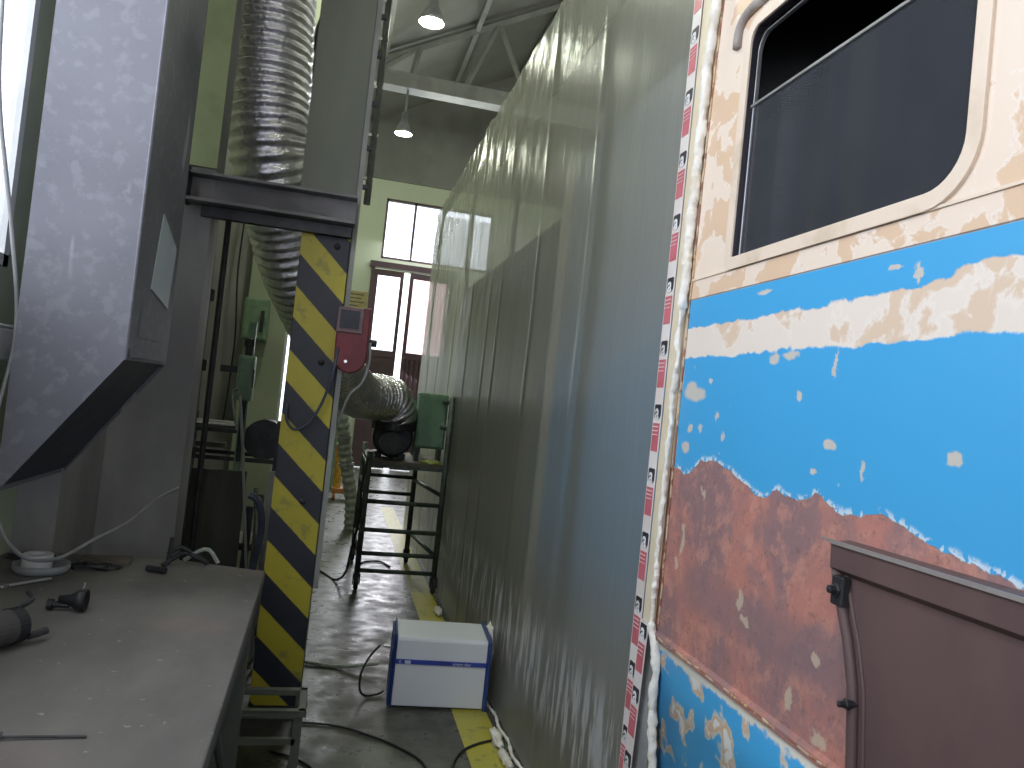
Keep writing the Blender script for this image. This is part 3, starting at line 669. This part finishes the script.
# ------------------------------------------------------------------ red hose box on the column
t = thing('cord_reel_box', 'red rounded cord reel with dark window hung on the column', 'reel box', (.09, 3.95, 1.67))
pr = [(0, 2.0), (.155, 2.005), (.158, 1.80)] + [(.08 + .078 * math.cos(a), 1.765 - .085 * math.sin(a)) for a in [i * PI / 10 for i in range(0, 11)]] + [(.002, 1.80)]
pr = [(x - .02, z) for x, z in pr]
b = prism(NB(), [(x, z) for x, z in pr], 'y', 3.84, 3.935); obj('case', b, 'beltred', t, bev=.006)
b = NB(); box(b, -.02, .105, 3.83, 3.842, 1.875, 2.0); obj('face_frame', b, 'pinkgrey', t, bev=.003)
obj('dark_window', box(NB(), -.008, .085, 3.826, 3.832, 1.895, 1.985), 'barrel', t)
obj('side_cover', box(NB(), .112, .142, 3.85, 3.93, 1.78, 2.01), 'pinkgrey', t, bev=.004)
obj('mount_plate', box(NB(), .03, .1, 3.93, 3.97, 1.75, 1.95), 'darksteel', t)
obj('knob', lathe(NB(), [(.001, 0), (.018, 0), (.018, .04), (.001, .04)], (.142, 3.88, 1.84), 12, 'x'), 'blackrub', t)
obj('screw', lathe(NB(), [(.001, 0), (.008, 0), (.008, .006)], (.04, 3.836, 1.735), 8, 'y'), 'chrome', t)
obj('cord', tube(NB(), spline([(0.0, 3.84, 1.80), (-.015, 3.84, 1.66), (-.05, 3.86, 1.52), (-.10, 3.87, 1.42), (-.16, 3.88, 1.38), (-.205, 3.88, 1.42), (-.215, 3.89, 1.5)]), .007, 8), 'bluesteel', t, smooth=True)
(obj('side_cord', tube(NB(), spline([(.15, 3.86, 1.84), (.155, 3.85, 1.74), (.13, 3.85, 1.64), (.08, 3.86, 1.58), (.055, 3.88, 1.5), (.04, 3.9, 1.42)]), .0065, 8), 'cordpale', t, smooth=True, label='pale grey cord'))

# ------------------------------------------------------------------ white and blue box on the floor
t = thing('air_dryer_unit', 'white box unit with blue sides and blue stripe on the floor', 'machine', (.7, 4.15, 0))
rz = -.07; piv = (.695, 3.98, 0)
def rot(b): bmesh.ops.rotate(b, verts=b.verts, cent=piv, matrix=Matrix.Rotation(rz, 3, 'Z')); return b
BW0, BW1 = .458, .930
b = NB(); prism(b, [(3.98, .012), (3.985, .345), (3.995, .36), (4.31, .36), (4.31, .012)], 'x', BW0, BW1); obj('white_shell', rot(b), 'boxwhite', t, bev=.004)
def sidep(x0, x1): return rot(prism(NB(), [(3.972, .0), (3.978, .352), (3.99, .368), (4.33, .368), (4.33, .0)], 'x', x0, x1))
obj('side_panel', sidep(BW0 - .008, BW0 - .001), 'boxblue', t, bev=.002); obj('side_panel', sidep(BW1 + .001, BW1 + .022), 'boxblue', t, bev=.004)
b = prism(NB(), [(3.972, .0), (4.0, 0), (4.03, .30), (3.99, .33)], 'x', BW0 - .03, BW0 - .008)
b = NB(); prism(b, [(4.00, .0), (4.0, .30), (4.06, .35), (4.31, .35), (4.31, .0)], 'x', BW0 - .022, BW0 - .008); obj('side_grip', rot(b), 'boxblue', t, bev=.01)
obj('stripe', rot(box(NB(), BW0, BW1, 3.975, 3.984, .228, .250)), 'stripeblue', t)
b = NB(); text_bm(b, 'smart dec', .024, lambda u, v, w: (.80 + u, 3.9735 - w, .239 + v)); obj('lettering', rot(b), 'textwhite', t)
b = NB(); text_bm(b, 'K', .022, lambda u, v, w: (.482 + u, 3.9735 - w, .239 + v)); obj('logo_letter', rot(b), 'textwhite', t)
obj('logo_block', rot(box(NB(), .505, .535, 3.9725, 3.9745, .231, .247)), 'textwhite', t)
obj('foot_rail', rot(box(NB(), BW0 + .01, BW1 - .01, 4.0, 4.3, 0, .012)), 'blackrub', t)
obj('connector', rot(tube(NB(), [(BW0 - .065, 4.12, .27), (BW0 - .03, 4.12, .27)], .01, 8)), 'chrome', t)
tag(obj('power_cord', tube(NB(), spline([(.385, 4.13, .275), (.34, 4.13, .22), (.30, 4.12, .13), (.30, 4.11, .05), (.33, 4.12, .012), (.40, 4.15, .01), (.43, 4.17, .02)]), .006, 8), 'blackrub', smooth=True), 'black cord looping from the left side of the white box', 'cord')
tag(obj('air_hose', tube(NB(), spline([(-.35, 4.75, .014), (.0, 4.60, .013), (.2, 4.54, .013), (.42, 4.50, .05)]), .011, 8), 'palehose', smooth=True), 'straight grey brown hose lying from the column to the white box', 'hose')
tag(obj('floor_cable', tube(NB(), spline([(-.2, 3.7, .007), (-.02, 3.78, .007), (.10, 3.78, .007), (.22, 3.74, .007), (.33, 3.66, .007), (.44, 3.56, .007), (.55, 3.40, .007), (.58, 3.2, .007), (.62, 3.14, .007), (.66, 3.24, .007), (.69, 3.38, .007), (.75, 3.5, .007), (.85, 3.58, .008), (.97, 3.62, .012)]), .006, 8), 'blackrub', smooth=True), 'black cable winding over the floor in front of the white box', 'cable')
tag(obj('floor_cable', tube(NB(), spline([(-.1, 3.5, .006), (.02, 3.42, .006), (.10, 3.30, .006), (.14, 3.1, .006)]), .005, 8), 'blackrub', smooth=True), 'short black cable on the floor at the low stand foot', 'cable')

# ------------------------------------------------------------------ trolley scaffold
t = thing('rolling_scaffold', 'dark green grey tubular rolling work platform beside the plastic sheeting', 'scaffold', (.65, 6.9, 0))
XL, XR, YF, YB = .34, .965, 6.34, 7.44
for x, y, h in ((XL, YF, 1.12), (XR, YF, 1.62), (XL, YB, 1.12), (XR - .12, YB, 1.62)):
    obj('upright', tube(NB(), [(x, y, .10), (x, y, h)], .024, 10), 'scaffold', t, smooth=True)
for z, f in ((.16, 1), (.30, 1), (.49, 1), (.72, 1), (.88, 0)):
    if f: obj('rung', tube(NB(), [(XL, YF, z), (XR, YF, z)], .018, 8), 'scaffold', t, smooth=True)
for z in (.30, .66, .82):
    obj('rung', tube(NB(), [(XL, YB, z), (XR - .12, YB, z)], .018, 8), 'scaffold', t, smooth=True)
for x, x2 in ((XL, XL), (XR, XR - .12)):
    for z in (.30, .80): obj('side_rail', tube(NB(), [(x, YF, z), (x2, YB, z)], .018, 8), 'scaffold', t, smooth=True)
b = NB(); box(b, XL - .02, XR + .02, YF - .02, YB + .02, 1.0, 1.03); obj('platform_frame', b, 'scaffold', t)
obj('platform_board', box(NB(), XL - .01, XR, YF - .01, YB + .01, 1.03, 1.055), 'wood', t)
for z in (1.36, 1.58): obj('guard_rail', tube(NB(), [(.78, YB - .2, z), (XR, YF, z)], .018, 8), 'scaffold', t, smooth=True)
obj('guard_post', tube(NB(), [(.78, YB - .2, 1.05), (.78, YB - .2, 1.6)], .018, 8), 'scaffold', t)
for x, y in ((XL, YF), (XR, YF), (XL, YB), (XR - .12, YB)):
    cw = obj('caster', lathe(NB(), [(.001, -.018), (.05, -.018), (.062, -.01), (.062, .01), (.05, .018), (.001, .018)], (x, y, .062), 24, 'x'), 'blackrub', t)
    b = NB(); box(b, x - .03, x - .022, y - .02, y + .02, .05, .13); box(b, x + .022, x + .03, y - .02, y + .02, .05, .13); box(b, x - .03, x + .03, y - .025, y + .025, .12, .135); obj('caster_fork', b, 'darksteel', t)
t = thing('fan_unit', 'dark fan machine on the platform receiving the foil duct', 'fan', (.52, 6.75, 1.055))
b = NB(); lathe(b, [(.001, -.13), (.15, -.13), (.17, -.11), (.17, .11), (.15, .13), (.001, .13)], (.53, 6.72, 1.235), 32, 'y'); obj('housing', b, 'barrel', t)
obj('motor', lathe(NB(), [(.001, 0), (.09, 0), (.09, .18), (.07, .2), (.001, .2)], (.50, 6.36, 1.20), 24, 'y'), 'darksteel', t)
for x in (.42, .62): obj('foot', box(NB(), x - .03, x + .03, 6.6, 6.84, 1.055, 1.10), 'darksteel', t)
obj('inlet', lathe(NB(), [(.185, 1.30), (.195, 1.30), (.195, 1.42), (.185, 1.42), (.185, 1.30)], (.53, 6.64, 0), 32), 'darksteel', t)
t = thing('green_cabinet', 'pale green metal control cabinet on the platform right side', 'cabinet', (.84, 6.65, 1.055))
obj('case', box(NB(), .715, .965, 6.55, 6.75, 1.17, 1.64), 'greenmachine', t, bev=.01)
obj('cabinet_door', box(NB(), .73, .95, 6.535, 6.55, 1.185, 1.625), 'greenmachine', t, bev=.004)
obj('handle', box(NB(), .925, .94, 6.52, 6.535, 1.30, 1.40), 'chrome', t)
for x in (.73, .92): obj('leg', box(NB(), x, x + .03, 6.57, 6.73, 1.055, 1.17), 'darksteel', t)
b = NB(); bmesh.ops.create_icosphere(b, subdivisions=3, radius=1)
for v in b.verts: v.co = Vector((.86, 6.42, 1.056)) + Vector((v.co.x * .09, v.co.y * .06, max(0, v.co.z) * .03)) * (1 + .5 * noise.noise(v.co * 2.5))
tag(obj('cloth', b, 'yellowgreen'), 'crumpled yellow green cloth on the platform front right corner', 'cloth')
tag(obj('trolley_cable', tube(NB(), spline([(.33, 6.30, 1.08), (.30, 6.28, .85), (.31, 6.28, .6), (.27, 6.3, .3), (.25, 6.4, .12), (.18, 6.6, .012), (.05, 6.9, .01), (-.1, 7.0, .01)]), .01, 8), 'blackrub', smooth=True), 'black cable hanging from the platform left corner to the floor', 'cable')
tag(obj('floor_cable', tube(NB(), spline([(.36, 7.1, .01), (.45, 7.35, .01), (.6, 7.4, .01), (.68, 7.2, .01)]), .009, 8), 'blackrub', smooth=True), 'dark cable curve on the floor beneath the platform', 'cable')

# pallet jack and pale hose further back
t = thing('lifting_jack', 'yellow upright jack on an orange wheeled base farther down the aisle', 'jack', (.25, 11.5, 0))
obj('mast', tube(NB(), [(.19, 11.5, .17), (.18, 11.5, .80)], .055, 12), 'yellowpaint', t)
b = NB(); box(b, .12, .56, 11.35, 11.65, .10, .17); obj('base', b, 'orange', t, bev=.01)
for x in (.16, .50):
    for y in (11.38, 11.6): obj('caster', lathe(NB(), [(.001, -.02), (.05, -.02), (.05, .02), (.001, .02)], (x, y, .052), 16, 'x'), 'orange', t)
t = thing('pale_flexible_hose', 'pale ribbed hose hanging down left of the scaffold', 'hose', (.3, 9.0, .2))
ph = spline([(.02, 8.8, 1.75), (.06, 8.85, 1.5), (.15, 8.9, 1.15), (.22, 9.0, .8), (.33, 9.05, .35), (.36, 9.1, .005)], .02)
obj('hose_body', tube(NB(), ph, .07, 16, True, lambda i: .075 + .008 * math.cos(i * PI * .5)), 'palehose', t, smooth=True)
for k in (18, 34, 50): obj('clip', tube(NB(), [ph[k], ph[k] + Vector((.005, 0, -.03))], .09, 16), 'alu', t)
b = NB(); box(b, -.35, .08, 12.4, 12.44, 0, 1.55); 
t = thing('green_partition_frame', 'pale green tubular frame standing behind the yellow jack', 'frame', (-.1, 12.4, 0))
for x in (-.3, .12): obj('upright', tube(NB(), [(x, 12.4, 0), (x, 12.4, 1.7)], .025, 8), 'greenbox', t)
for z in (.45, 1.1, 1.66): obj('rail', tube(NB(), [(-.3, 12.4, z), (.12, 12.4, z)], .025, 8), 'greenbox', t)
b.free()

# ------------------------------------------------------------------ plastic sheeting
t = thing('plastic_sheeting', 'tall milky plastic sheeting curtain along the train side', 'plastic sheeting', (1.0, 5.8, 0))
b = NB(); NY, NZ = 330, 120; Y0, Y1, H = 2.225, 9.45, 3.86
grid = []
seams = [3.2, 4.09, 4.98, 5.35, 6.1, 7.0, 7.9, 8.7]
for i in range(NY + 1):
    y = Y0 + (Y1 - Y0) * (i / NY); row = []
    for j in range(NZ + 1):
        z = .008 + (H - .008) * j / NZ
        k = min(1, (y - Y0) / .5)
        f = noise.noise(Vector((y * 1.6, z * .25, 0))) * .010 + noise.noise(Vector((y * 6, z * .5, 5))) * .001
        cr = (max(0, z - 1.9) / 1.9) * (.15 + 1.1 * min(1, max(0, (y - 3.8) / 2.5)))
        f += cr * (noise.noise(Vector((y * 9, z * 4.5, 9))) * .010 + abs(noise.noise(Vector((y * 4 + z * 1.5, z * 3, 2)))) * .012)
        for s in seams: f -= .008 * math.exp(-((y - s - .02 * math.sin(z * 2)) / .025) ** 2)
        zz = z
        if j == NZ: zz += .02 * noise.noise(Vector((y * 3, 0, 3)))
        row.append(b.verts.new((1.0 + f * k - .006 * (1 - k), y, zz)))
    grid.append(row)
for i in range(NY):
    for j in range(NZ): b.faces.new([grid[i][j], grid[i + 1][j], grid[i + 1][j + 1], grid[i][j + 1]])
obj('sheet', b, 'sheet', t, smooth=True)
obj('top_rail', box(NB(), 1.04, 1.08, 2.35, 9.4, 3.80, 3.85), 'seam', t)
for y in (3.22, 5.02, 6.9, 9.36): obj('frame_post', box(NB(), 1.045, 1.075, y, y + .035, 0 if y > 3.3 else 0, 3.80), 'seam', t)
b = NB(); g2 = [[b.verts.new((1.01 + 2.9 * i / 40, 9.43 + .02 * noise.noise(Vector((i * .5, j * .2, 8))), .01 + 3.84 * j / 20)) for j in range(21)] for i in range(41)]
for i in range(40):
    for j in range(20): b.faces.new([g2[i][j], g2[i + 1][j], g2[i + 1][j + 1], g2[i][j + 1]])
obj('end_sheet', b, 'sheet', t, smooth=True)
obj('edge_flap', prism(NB(), [(1.0, 2.22), (1.010, 2.12), (1.012, 2.12), (1.002, 2.22)], 'z', .01, .96), 'clear', t, label='grey crumpled plastic edge flap')
# foam crumbs along the hem
for i, (x, y, s, l) in enumerate([(.975, 5.75, .05, 'white foam scrap at the sheet hem beyond the white box, farther of two'), (.99, 5.35, .045, 'white foam scrap at the sheet hem beyond the white box, nearer of two'), (.985, 3.95, 0, ''), (.972, 3.60, .05, 'white foam scrap at the sheet hem where the floor cable ends'), (.97, 3.40, .045, 'white foam scrap at the sheet hem nearest the camera')]):
    if not s: continue
    b = NB(); bmesh.ops.create_icosphere(b, subdivisions=3, radius=1)
    for v in b.verts:
        d = 1 + .7 * noise.noise(v.co * 2.2 + Vector((i * 11, 0, 0))); v.co = Vector((x - .04, y, s * .45)) + Vector((v.co.x * s * .5, v.co.y * s * 1.9, v.co.z * s * .45)) * d
    for v in b.verts: v.co.z = max(v.co.z, .001)
    tag(obj('foam_scrap', b, 'foam', smooth=True), l, 'foam scrap', 'foam scraps along the sheet hem')
b = NB(); bmesh.ops.create_icosphere(b, subdivisions=4, radius=1)
for v in b.verts:
    n = v.co.copy(); d = 1 + .45 * noise.noise(n * 3) + .25 * noise.noise(n * 7); v.co = Vector((.985, 4.22, .24)) + Vector((n.x * .028, n.y * .10, n.z * .13)) * d
obj('taped_tear', b, 'foam', t, smooth=True, label='crumpled white patch over a hole in the sheet')
b = NB()
b = tube(b, spline([(.975, y, .006 + .008 * random.random()) if i % 2 else (.99, y, .008) for i, y in enumerate([2.9, 3.1, 3.3, 3.45, 3.6, 3.75, 3.9, 4.05, 4.2])], .02), .01, 8, True, lambda i: .008 + .006 * noise.noise(Vector((i * .7, 0, 0))))
obj('hem_seal', b, 'foam', t, smooth=True)

# ------------------------------------------------------------------ train
tr = thing('train_car', 'old cream and blue train car side stripped to rusty patches', 'train car', (1.6, 1.0, 0))
# side with window opening, via filled curve
def fill_plate(loops, x0, x1):
    cu = bpy.data.curves.new('p', 'CURVE'); cu.dimensions = '2D'; cu.fill_mode = 'BOTH'; cu.extrude = abs(x1 - x0) / 2
    for lp in loops:
        sp = cu.splines.new('POLY'); sp.points.add(len(lp) - 1); sp.use_cyclic_u = True
        for p, q in zip(sp.points, lp): p.co = (q[0], q[1], 0, 1)
    o = bpy.data.objects.new('p', cu); C.objects.link(o); dg = bpy.context.evaluated_depsgraph_get()
    me = bpy.data.meshes.new_from_object(o.evaluated_get(dg)); b = NB(); b.from_mesh(me)
    for v in b.verts: v.co = Vector(((x0 + x1) / 2 + v.co.z, v.co.x, v.co.y))
    bpy.data.objects.remove(o); bpy.data.curves.remove(cu); bpy.data.meshes.remove(me); return b
def rrect(y0, y1, z0, z1, rs, n=8):
    """radii for corners (y0,z0),(y1,z0),(y1,z1),(y0,z1)"""
    out = []
    for (cy, cz, a0), r in zip([(y0, z0, PI), (y1, z0, 1.5 * PI), (y1, z1, 0), (y0, z1, .5 * PI)], rs):
        ox = cy + (r if cy == y0 else -r); oz = cz + (r if cz == z0 else -r)
        for k in range(n + 1):
            a = a0 + .5 * PI * k / n; out.append((ox + r * math.cos(a), oz + r * math.sin(a)))
    return out
WY0, WY1, WZ0, WZ1 = 1.105, 1.905, 2.06, 2.70
hole = rrect(WY0, WY1, WZ0, WZ1, (.10, .012, .05, .10))
outer = [(-2.6, .965), (2.20, .965), (2.20, 3.2), (-2.6, 3.2)]
hole2 = rrect(-.6, .45, WZ0, WZ1, (.10, .03, .05, .10))
obj('body_side', fill_plate([outer, hole, hole2], 1.01, 1.035), 'train', tr)
def ring(y0, y1, z0, z1, rs, w, xa, xb, m, name):
    a = rrect(y0, y1, z0, z1, rs); c = rrect(y0 + w, y1 - w, z0 + w, z1 - w, tuple(max(r - w, .004) for r in rs))
    b = NB(); n = len(a)
    for x, flip in ((xa, 0), (xb, 1)): pass
    A = [[b.verts.new((x, p[0], p[1])) for p in l] for x in (xa, xb) for l in (a, c)]
    ao, ci, ao2, ci2 = A
    for i in range(n):
        j = (i + 1) % n
        b.faces.new([ao[i], ao[j], ci[j], ci[i]]); b.faces.new([ao2[i], ci2[i], ci2[j], ao2[j]]); b.faces.new([ao[i], ao2[i], ao2[j], ao[j]]); b.faces.new([ci[i], ci[j], ci2[j], ci2[i]])
    return obj(name, b, m, tr, bev=.0015)
M['framecream'] = mk('cream window frame', (.74, .61, .50), .45, c2=(.62, .50, .38), sc=7, bump=.05, lo=.5, hi=.7)
ring(WY0 - .03, WY1 + .03, WZ0 - .03, WZ1 + .03, (.12, .03, .07, .12), .034, 1.002, 1.012, 'framecream', 'window_frame')
ring(WY0 - .003, WY1 + .003, WZ0 - .003, WZ1 + .003, (.10, .013, .05, .10), .008, 1.008, 1.03, 'rubberseal', 'window_seal')
ring(WY0 + .006, WY1 - .012, WZ0 + .004, WZ1 - .02, (.09, .012, .05, .10), .005, 1.022, 1.034, 'alu', 'window_channel')
obj('window_glass', box(NB(), 1.024, 1.028, WY0, WY1, WZ0, 2.485), 'tinted', tr)
obj('sliding_bar', box(NB(), 1.018, 1.029, WY0 + .003, WY1 - .008, 2.478, 2.485), 'alu', tr)
obj('window_glass', box(NB(), 1.024, 1.028, -.6, .45, WZ0, WZ1), 'tinted', tr)
# cab interior
b = NB(); box(b, 1.06, 3.7, -2.6, 2.18, .9, 3.1)
bmesh.ops.delete(b, geom=[f for f in b.faces if all(abs(v.co.x - 1.06) < 1e-4 for v in f.verts)], context='FACES'); obj('cab_interior', b, 'interior', tr)
b = NB(); prism(b, [(1.04, 3.2), (1.04, 3.28), (1.3, 3.52), (2.3, 3.66), (3.4, 3.52), (3.74, 3.2)], 'y', -2.6, 2.2); obj('roof_shell', b, 'steel_paint', tr)
obj('far_side', box(NB(), 3.71, 3.74, -2.6, 9, .9, 3.2), 'interior_side', tr)
# coach side seen dimly through the sheet
b = NB(); box(b, 1.09, 1.12, 2.22, 3.80, .25, 2.9); obj('cab_side', b, 'body_hidden', tr)
b = NB(); box(b, 1.085, 1.16, 3.80, 3.96, .25, 2.9); obj('corner_post', b, 'framecream', tr)
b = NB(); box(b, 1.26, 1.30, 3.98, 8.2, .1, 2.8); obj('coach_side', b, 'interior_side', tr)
b = NB(); box(b, 1.35, 1.4, -2.6, 8.2, .12, .55); obj('underframe', b, 'darksteel', tr)
# groove above blue and rivet strip
obj('belt_moulding', box(NB(), 1.006, 1.011, -2.6, 2.15, 2.030, 2.036), 'framecream', tr)
b = NB(); prism(b, [(1.012, .985), (.996, .978), (.996, .962), (1.02, .955), (1.03, .985)], 'y', -2.6, 2.155); obj('sill_lip', b, 'train', tr, bev=.002)
M['lipmat'] = mk('flaking lip edge', (.55, .43, .28), .6, c2=(.28, .12, .07), sc=26, lo=.45, hi=.55)
b = tube(NB(), spline([(.999 + .001 * math.sin(i), 2.15 - i * .05, .972 + .002 * math.sin(i * 2.3)) for i in range(60)], .02), .004, 6, True, lambda i: .0045 + .0025 * noise.noise(Vector((i * .5, 2, 0)))); obj('lip_edge', b, 'lipmat', tr, smooth=True)
b = NB(); ys = [-2.6, 0, 1, 2.115]
rows = []
for z, x in [(.96, 1.018), (.8, 1.03), (.6, 1.05), (.4, 1.09), (.2, 1.15)]: rows.append([b.verts.new((x, y, z)) for y in ys] )
for r, q in zip(rows, rows[1:]):
    for k in range(3): b.faces.new([r[k], r[k + 1], q[k + 1], q[k]])
lo = obj('lower_skirt', b, 'lower', tr, smooth=True); md = lo.modifiers.new('t', 'SOLIDIFY'); md.thickness = .02; md.offset = 0
# rain gutter over window
g = [(1.978, 2.675), (1.977, 2.715), (1.962, 2.742), (1.93, 2.757), (1.85, 2.76), (1.6, 2.76), (-1.5, 2.76)]
b = tube(NB(), [(1.003, y, z) for y, z in spline([Vector((a, c, 0)) for a, c in g], .03) and [(p.x, p.y) for p in spline([Vector((a, c, 0)) for a, c in g], .03)]], .014, 8)
obj('rain_gutter', b, 'gutter', tr, smooth=True)
# brown access cover
def lp(z): 
    P = [(1.405, 1.344), (1.354, 1.324), (1.292, 1.301), (1.231, 1.272), (1.149, 1.247), (1.005, 1.231), (.78, 1.226), (.2, 1.226)]
    for (z1, y1), (z2, y2) in zip(P, P[1:]):
        if z2 <= z <= z1: return y2 + (y1 - y2) * (z - z2) / (z1 - z2)
    return 1.344
zs = [1.354 - .04 * i for i in range(24)]
poly = [(lp(z), z) for z in zs] + [(-1.2, zs[-1]), (-1.2, 1.354)]
ac = obj('access_cover', prism(NB(), poly, 'x', .99, 1.009), 'cover', tr, bev=.002, label='dark brown plate with top flange')
b = NB(); prism(b, [(1.009, 1.410), (.968, 1.403), (.970, 1.356), (.989, 1.344), (1.009, 1.344)], 'y', -1.2, 1.32); obj('top_flange', b, 'cover', tr, bev=.001)
b = NB(); prism(b, [(1.35, 1.409), (-1.2, 1.409), (-1.2, 1.402), (1.31, 1.402)], 'x', .962, .969); obj('flange_edge', b, 'coveredge', tr)  # thin paler strip along the flange front
b = tube(NB(), [(.986, lp(z) - .004, z) for z in zs], .011, 8); obj('edge_bead', b, 'cover', tr, smooth=True)
b = tube(NB(), [(.989, lp(z) - .030, z) for z in zs], .004, 8); obj('inner_bead', b, 'cover', tr, smooth=True)
for y, z, s in ((1.295, 1.318, .014), (1.238, 1.123, .010)):
    obj('hinge_bolt', lathe(NB(), [(.001, -.024), (s * .6, -.022), (s * .6, -.010), (s, -.008), (s, .012), (.001, .012)], (.976, y, z), 6, 'x'), 'darksteel', tr)
b = NB(); box(b, .970, .989, 1.277, 1.311, 1.288, 1.344); obj('hinge_plate', b, 'darksteel', tr, bev=.003)
# cream masking strip and foam bead
b = NB(); box(b, .994, 1.008, 2.155, 2.215, .98, 3.2); obj('masking_strip', b, 'beigestrip', tr)
pts = [(.992, 2.125, 3.0), (.992, 2.12, 2.89), (.992, 2.13, 2.71), (.992, 2.14, 2.43), (.992, 2.145, 2.1), (.992, 2.150, 1.79), (.992, 2.150, 1.46), (.992, 2.148, 1.07), (.992, 2.14, .99), (1.0, 2.112, .93), (1.005, 2.11, .79), (1.015, 2.10, .61), (1.03, 2.09, .4)]
sp = spline(pts, .008)
b = tube(NB(), sp, .012, 12, True, lambda i: (.015 if sp[i].z > 1.95 else .008 if sp[i].z > 1.0 else .013) + .005 * noise.noise(Vector((i * .13, 1, 0))) + .003 * noise.noise(Vector((i * .5, 4, 0))))
for v in b.verts: v.co.y += .012 * noise.noise(Vector((v.co.z * 11, 3, 1))) + .007 * noise.noise(v.co * 50); v.co.x += .004 * noise.noise(v.co * 40)
tag(obj('foam_bead', b, 'foam', smooth=True), 'lumpy white sealing foam bead running up the train beside the tape', 'sealing foam')

sl = [Vector((1.007, p.y - .017 + .004 * noise.noise(Vector((p.z * 14, 0, 7))), p.z)) for p in sp if p.z > 1.0]
obj('paint_crack', tube(NB(), sl, .003, 6), 'lipmat', tr, smooth=True)

# ------------------------------------------------------------------ printed tape
def tape(y0, y1, z0, z1, x, az, label, lean=0):
    t = thing('printed_tape', label, 'tape', (x, (y0 + y1) / 2, z0), 'red printed tapes on the sheet edge')
    yc = (y0 + y1) / 2; sh = lambda z: lean * (z1 - z)
    def strip(b, ya, yb, za, zb, xa, xb):
        prism(b, [(ya + sh(za), za), (yb + sh(za), za), (yb + sh(zb), zb), (ya + sh(zb), zb)], 'x', xa, xb)
    b = NB(); strip(b, y0, y1, z0, z1, x, x + .0015); obj('strip', b, 'tapewhite', t)
    for z in az:
        if z - .02 < z0 or z + .02 > z1: continue
        s = sh(z); tile = rrect(yc - .024 + s, yc + .022 + s, z - .021, z + .025, (.016, .010, .006, .006), 4); obj('black_mark', prism(NB(), [(p[0], p[1]) for p in tile], 'x', x - .0012, x), 'tapeblack', t)
        let = NB(); text_bm(let, 'a', .068, lambda u, v, w: (x - .002 - w, yc + s + .001 - u, z + v), .001, .0014); obj('letter', let, 'tapeletter', t)
        yy0, yy1 = y0 + .006, y1 - .006; red = NB()
        strip(red, yy0, yy0 + .006, max(z - .122, z0), z - .034, x - .0012, x)
        for k in range(3):
            za = z - .034 - k * .0125
            if za - .009 > z0: strip(red, yy0 + .006, yy1, za - .009, za, x - .0012, x)
        zb = max(z - .122, z0)
        if z - .071 > zb: strip(red, yy0 + .006, yy1, zb, z - .071, x - .0012, x)
        obj('red_block', red, 'tapered', t)
tape(2.212, 2.272, .35, 3.2, .988, [.43 + .2 * k for k in range(14)], 'long white tape with red blocks and letter marks along the sheet edge')
tape(2.150, 2.208, .35, 1.0, .985, [.37, .57, .77, .965], 'short second tape overlapping the long one at its lower end', .055)

# ------------------------------------------------------------------ light
W = bpy.data.worlds.new('sky'); S.world = W; W.use_nodes = True
bg = W.node_tree.nodes['Background']; bg.inputs[0].default_value = (.90, .93, 1, 1); bg.inputs[1].default_value = 3.0
def area(name, loc, target, sx, sy, power, col, spread=None):
    l = bpy.data.lights.new(name, 'AREA'); l.shape = 'RECTANGLE'; l.size = sx; l.size_y = sy; l.energy = power; l.color = col
    o = bpy.data.objects.new(name, l); C.objects.link(o); o.location = loc
    o.rotation_euler = (Vector(target) - Vector(loc)).to_track_quat('-Z', 'Y').to_euler()
    return o
area('daylight_back_window', (3.5, -7.9, 2.7), (1, 2, 1.4), 3, 3, 60, (.88, .93, 1))
area('daylight_left_window', (-1.3, -2.8, 2.45), (1, .2, 1.5), 3.4, 2.1, 58, (.90, .94, 1))
area('daylight_side_window', (-1.32, 1.6, 2.9), (1, 2.9, 1.0), 2.3, 1.8, 36, (.90, .94, 1))
area('daylight_far_window', (1.8, 16.3, 5.0), (1.0, 9, 0), 2.2, 1.2, 110, (.92, .96, 1))
area('daylight_far_door', (1.4, 16.3, 2.3), (.9, 11, 0), 1.4, 3.4, 90, (.94, .94, 1))
for i, (x, y, z) in enumerate([(.645, 9.0, 5.9), (.67, 13.1, 5.92), (-.2, 5.6, 5.4), (.6, 1.5, 6.0), (4.5, 9, 6), (4.5, 5, 6)]):  # hung lamps first, then an added fill over the bay and unseen lamps
    l = bpy.data.lights.new('high_bay_and_fill_light', 'POINT'); l.energy = (60, 90, 110, 45, 90, 90)[i]; l.color = (.95, 1, .80); l.shadow_soft_size = .16
    o = bpy.data.objects.new('high_bay_and_fill_light', l); C.objects.link(o); o.location = (x, y, z)

# ------------------------------------------------------------------ camera
cam = bpy.data.cameras.new('camera'); co = bpy.data.objects.new('camera', cam); C.objects.link(co)
cam.sensor_width = 36; cam.lens = 770 / 1024 * 36; cam.clip_start = .05; cam.clip_end = 100
Rw = Matrix(((.9687, -.1083, -.2234), (-.2252, -.0051, -.9743), (.1044, .9941, -.0293)))
co.matrix_world = Matrix.Translation((0, 0, 1.6)) @ Rw.to_4x4()
S.camera = co
S.view_settings.view_transform = 'Standard'; S.view_settings.look = 'None'; S.view_settings.gamma = 1; S.view_settings.use_curve_mapping = False
S.view_settings.exposure = 0.13
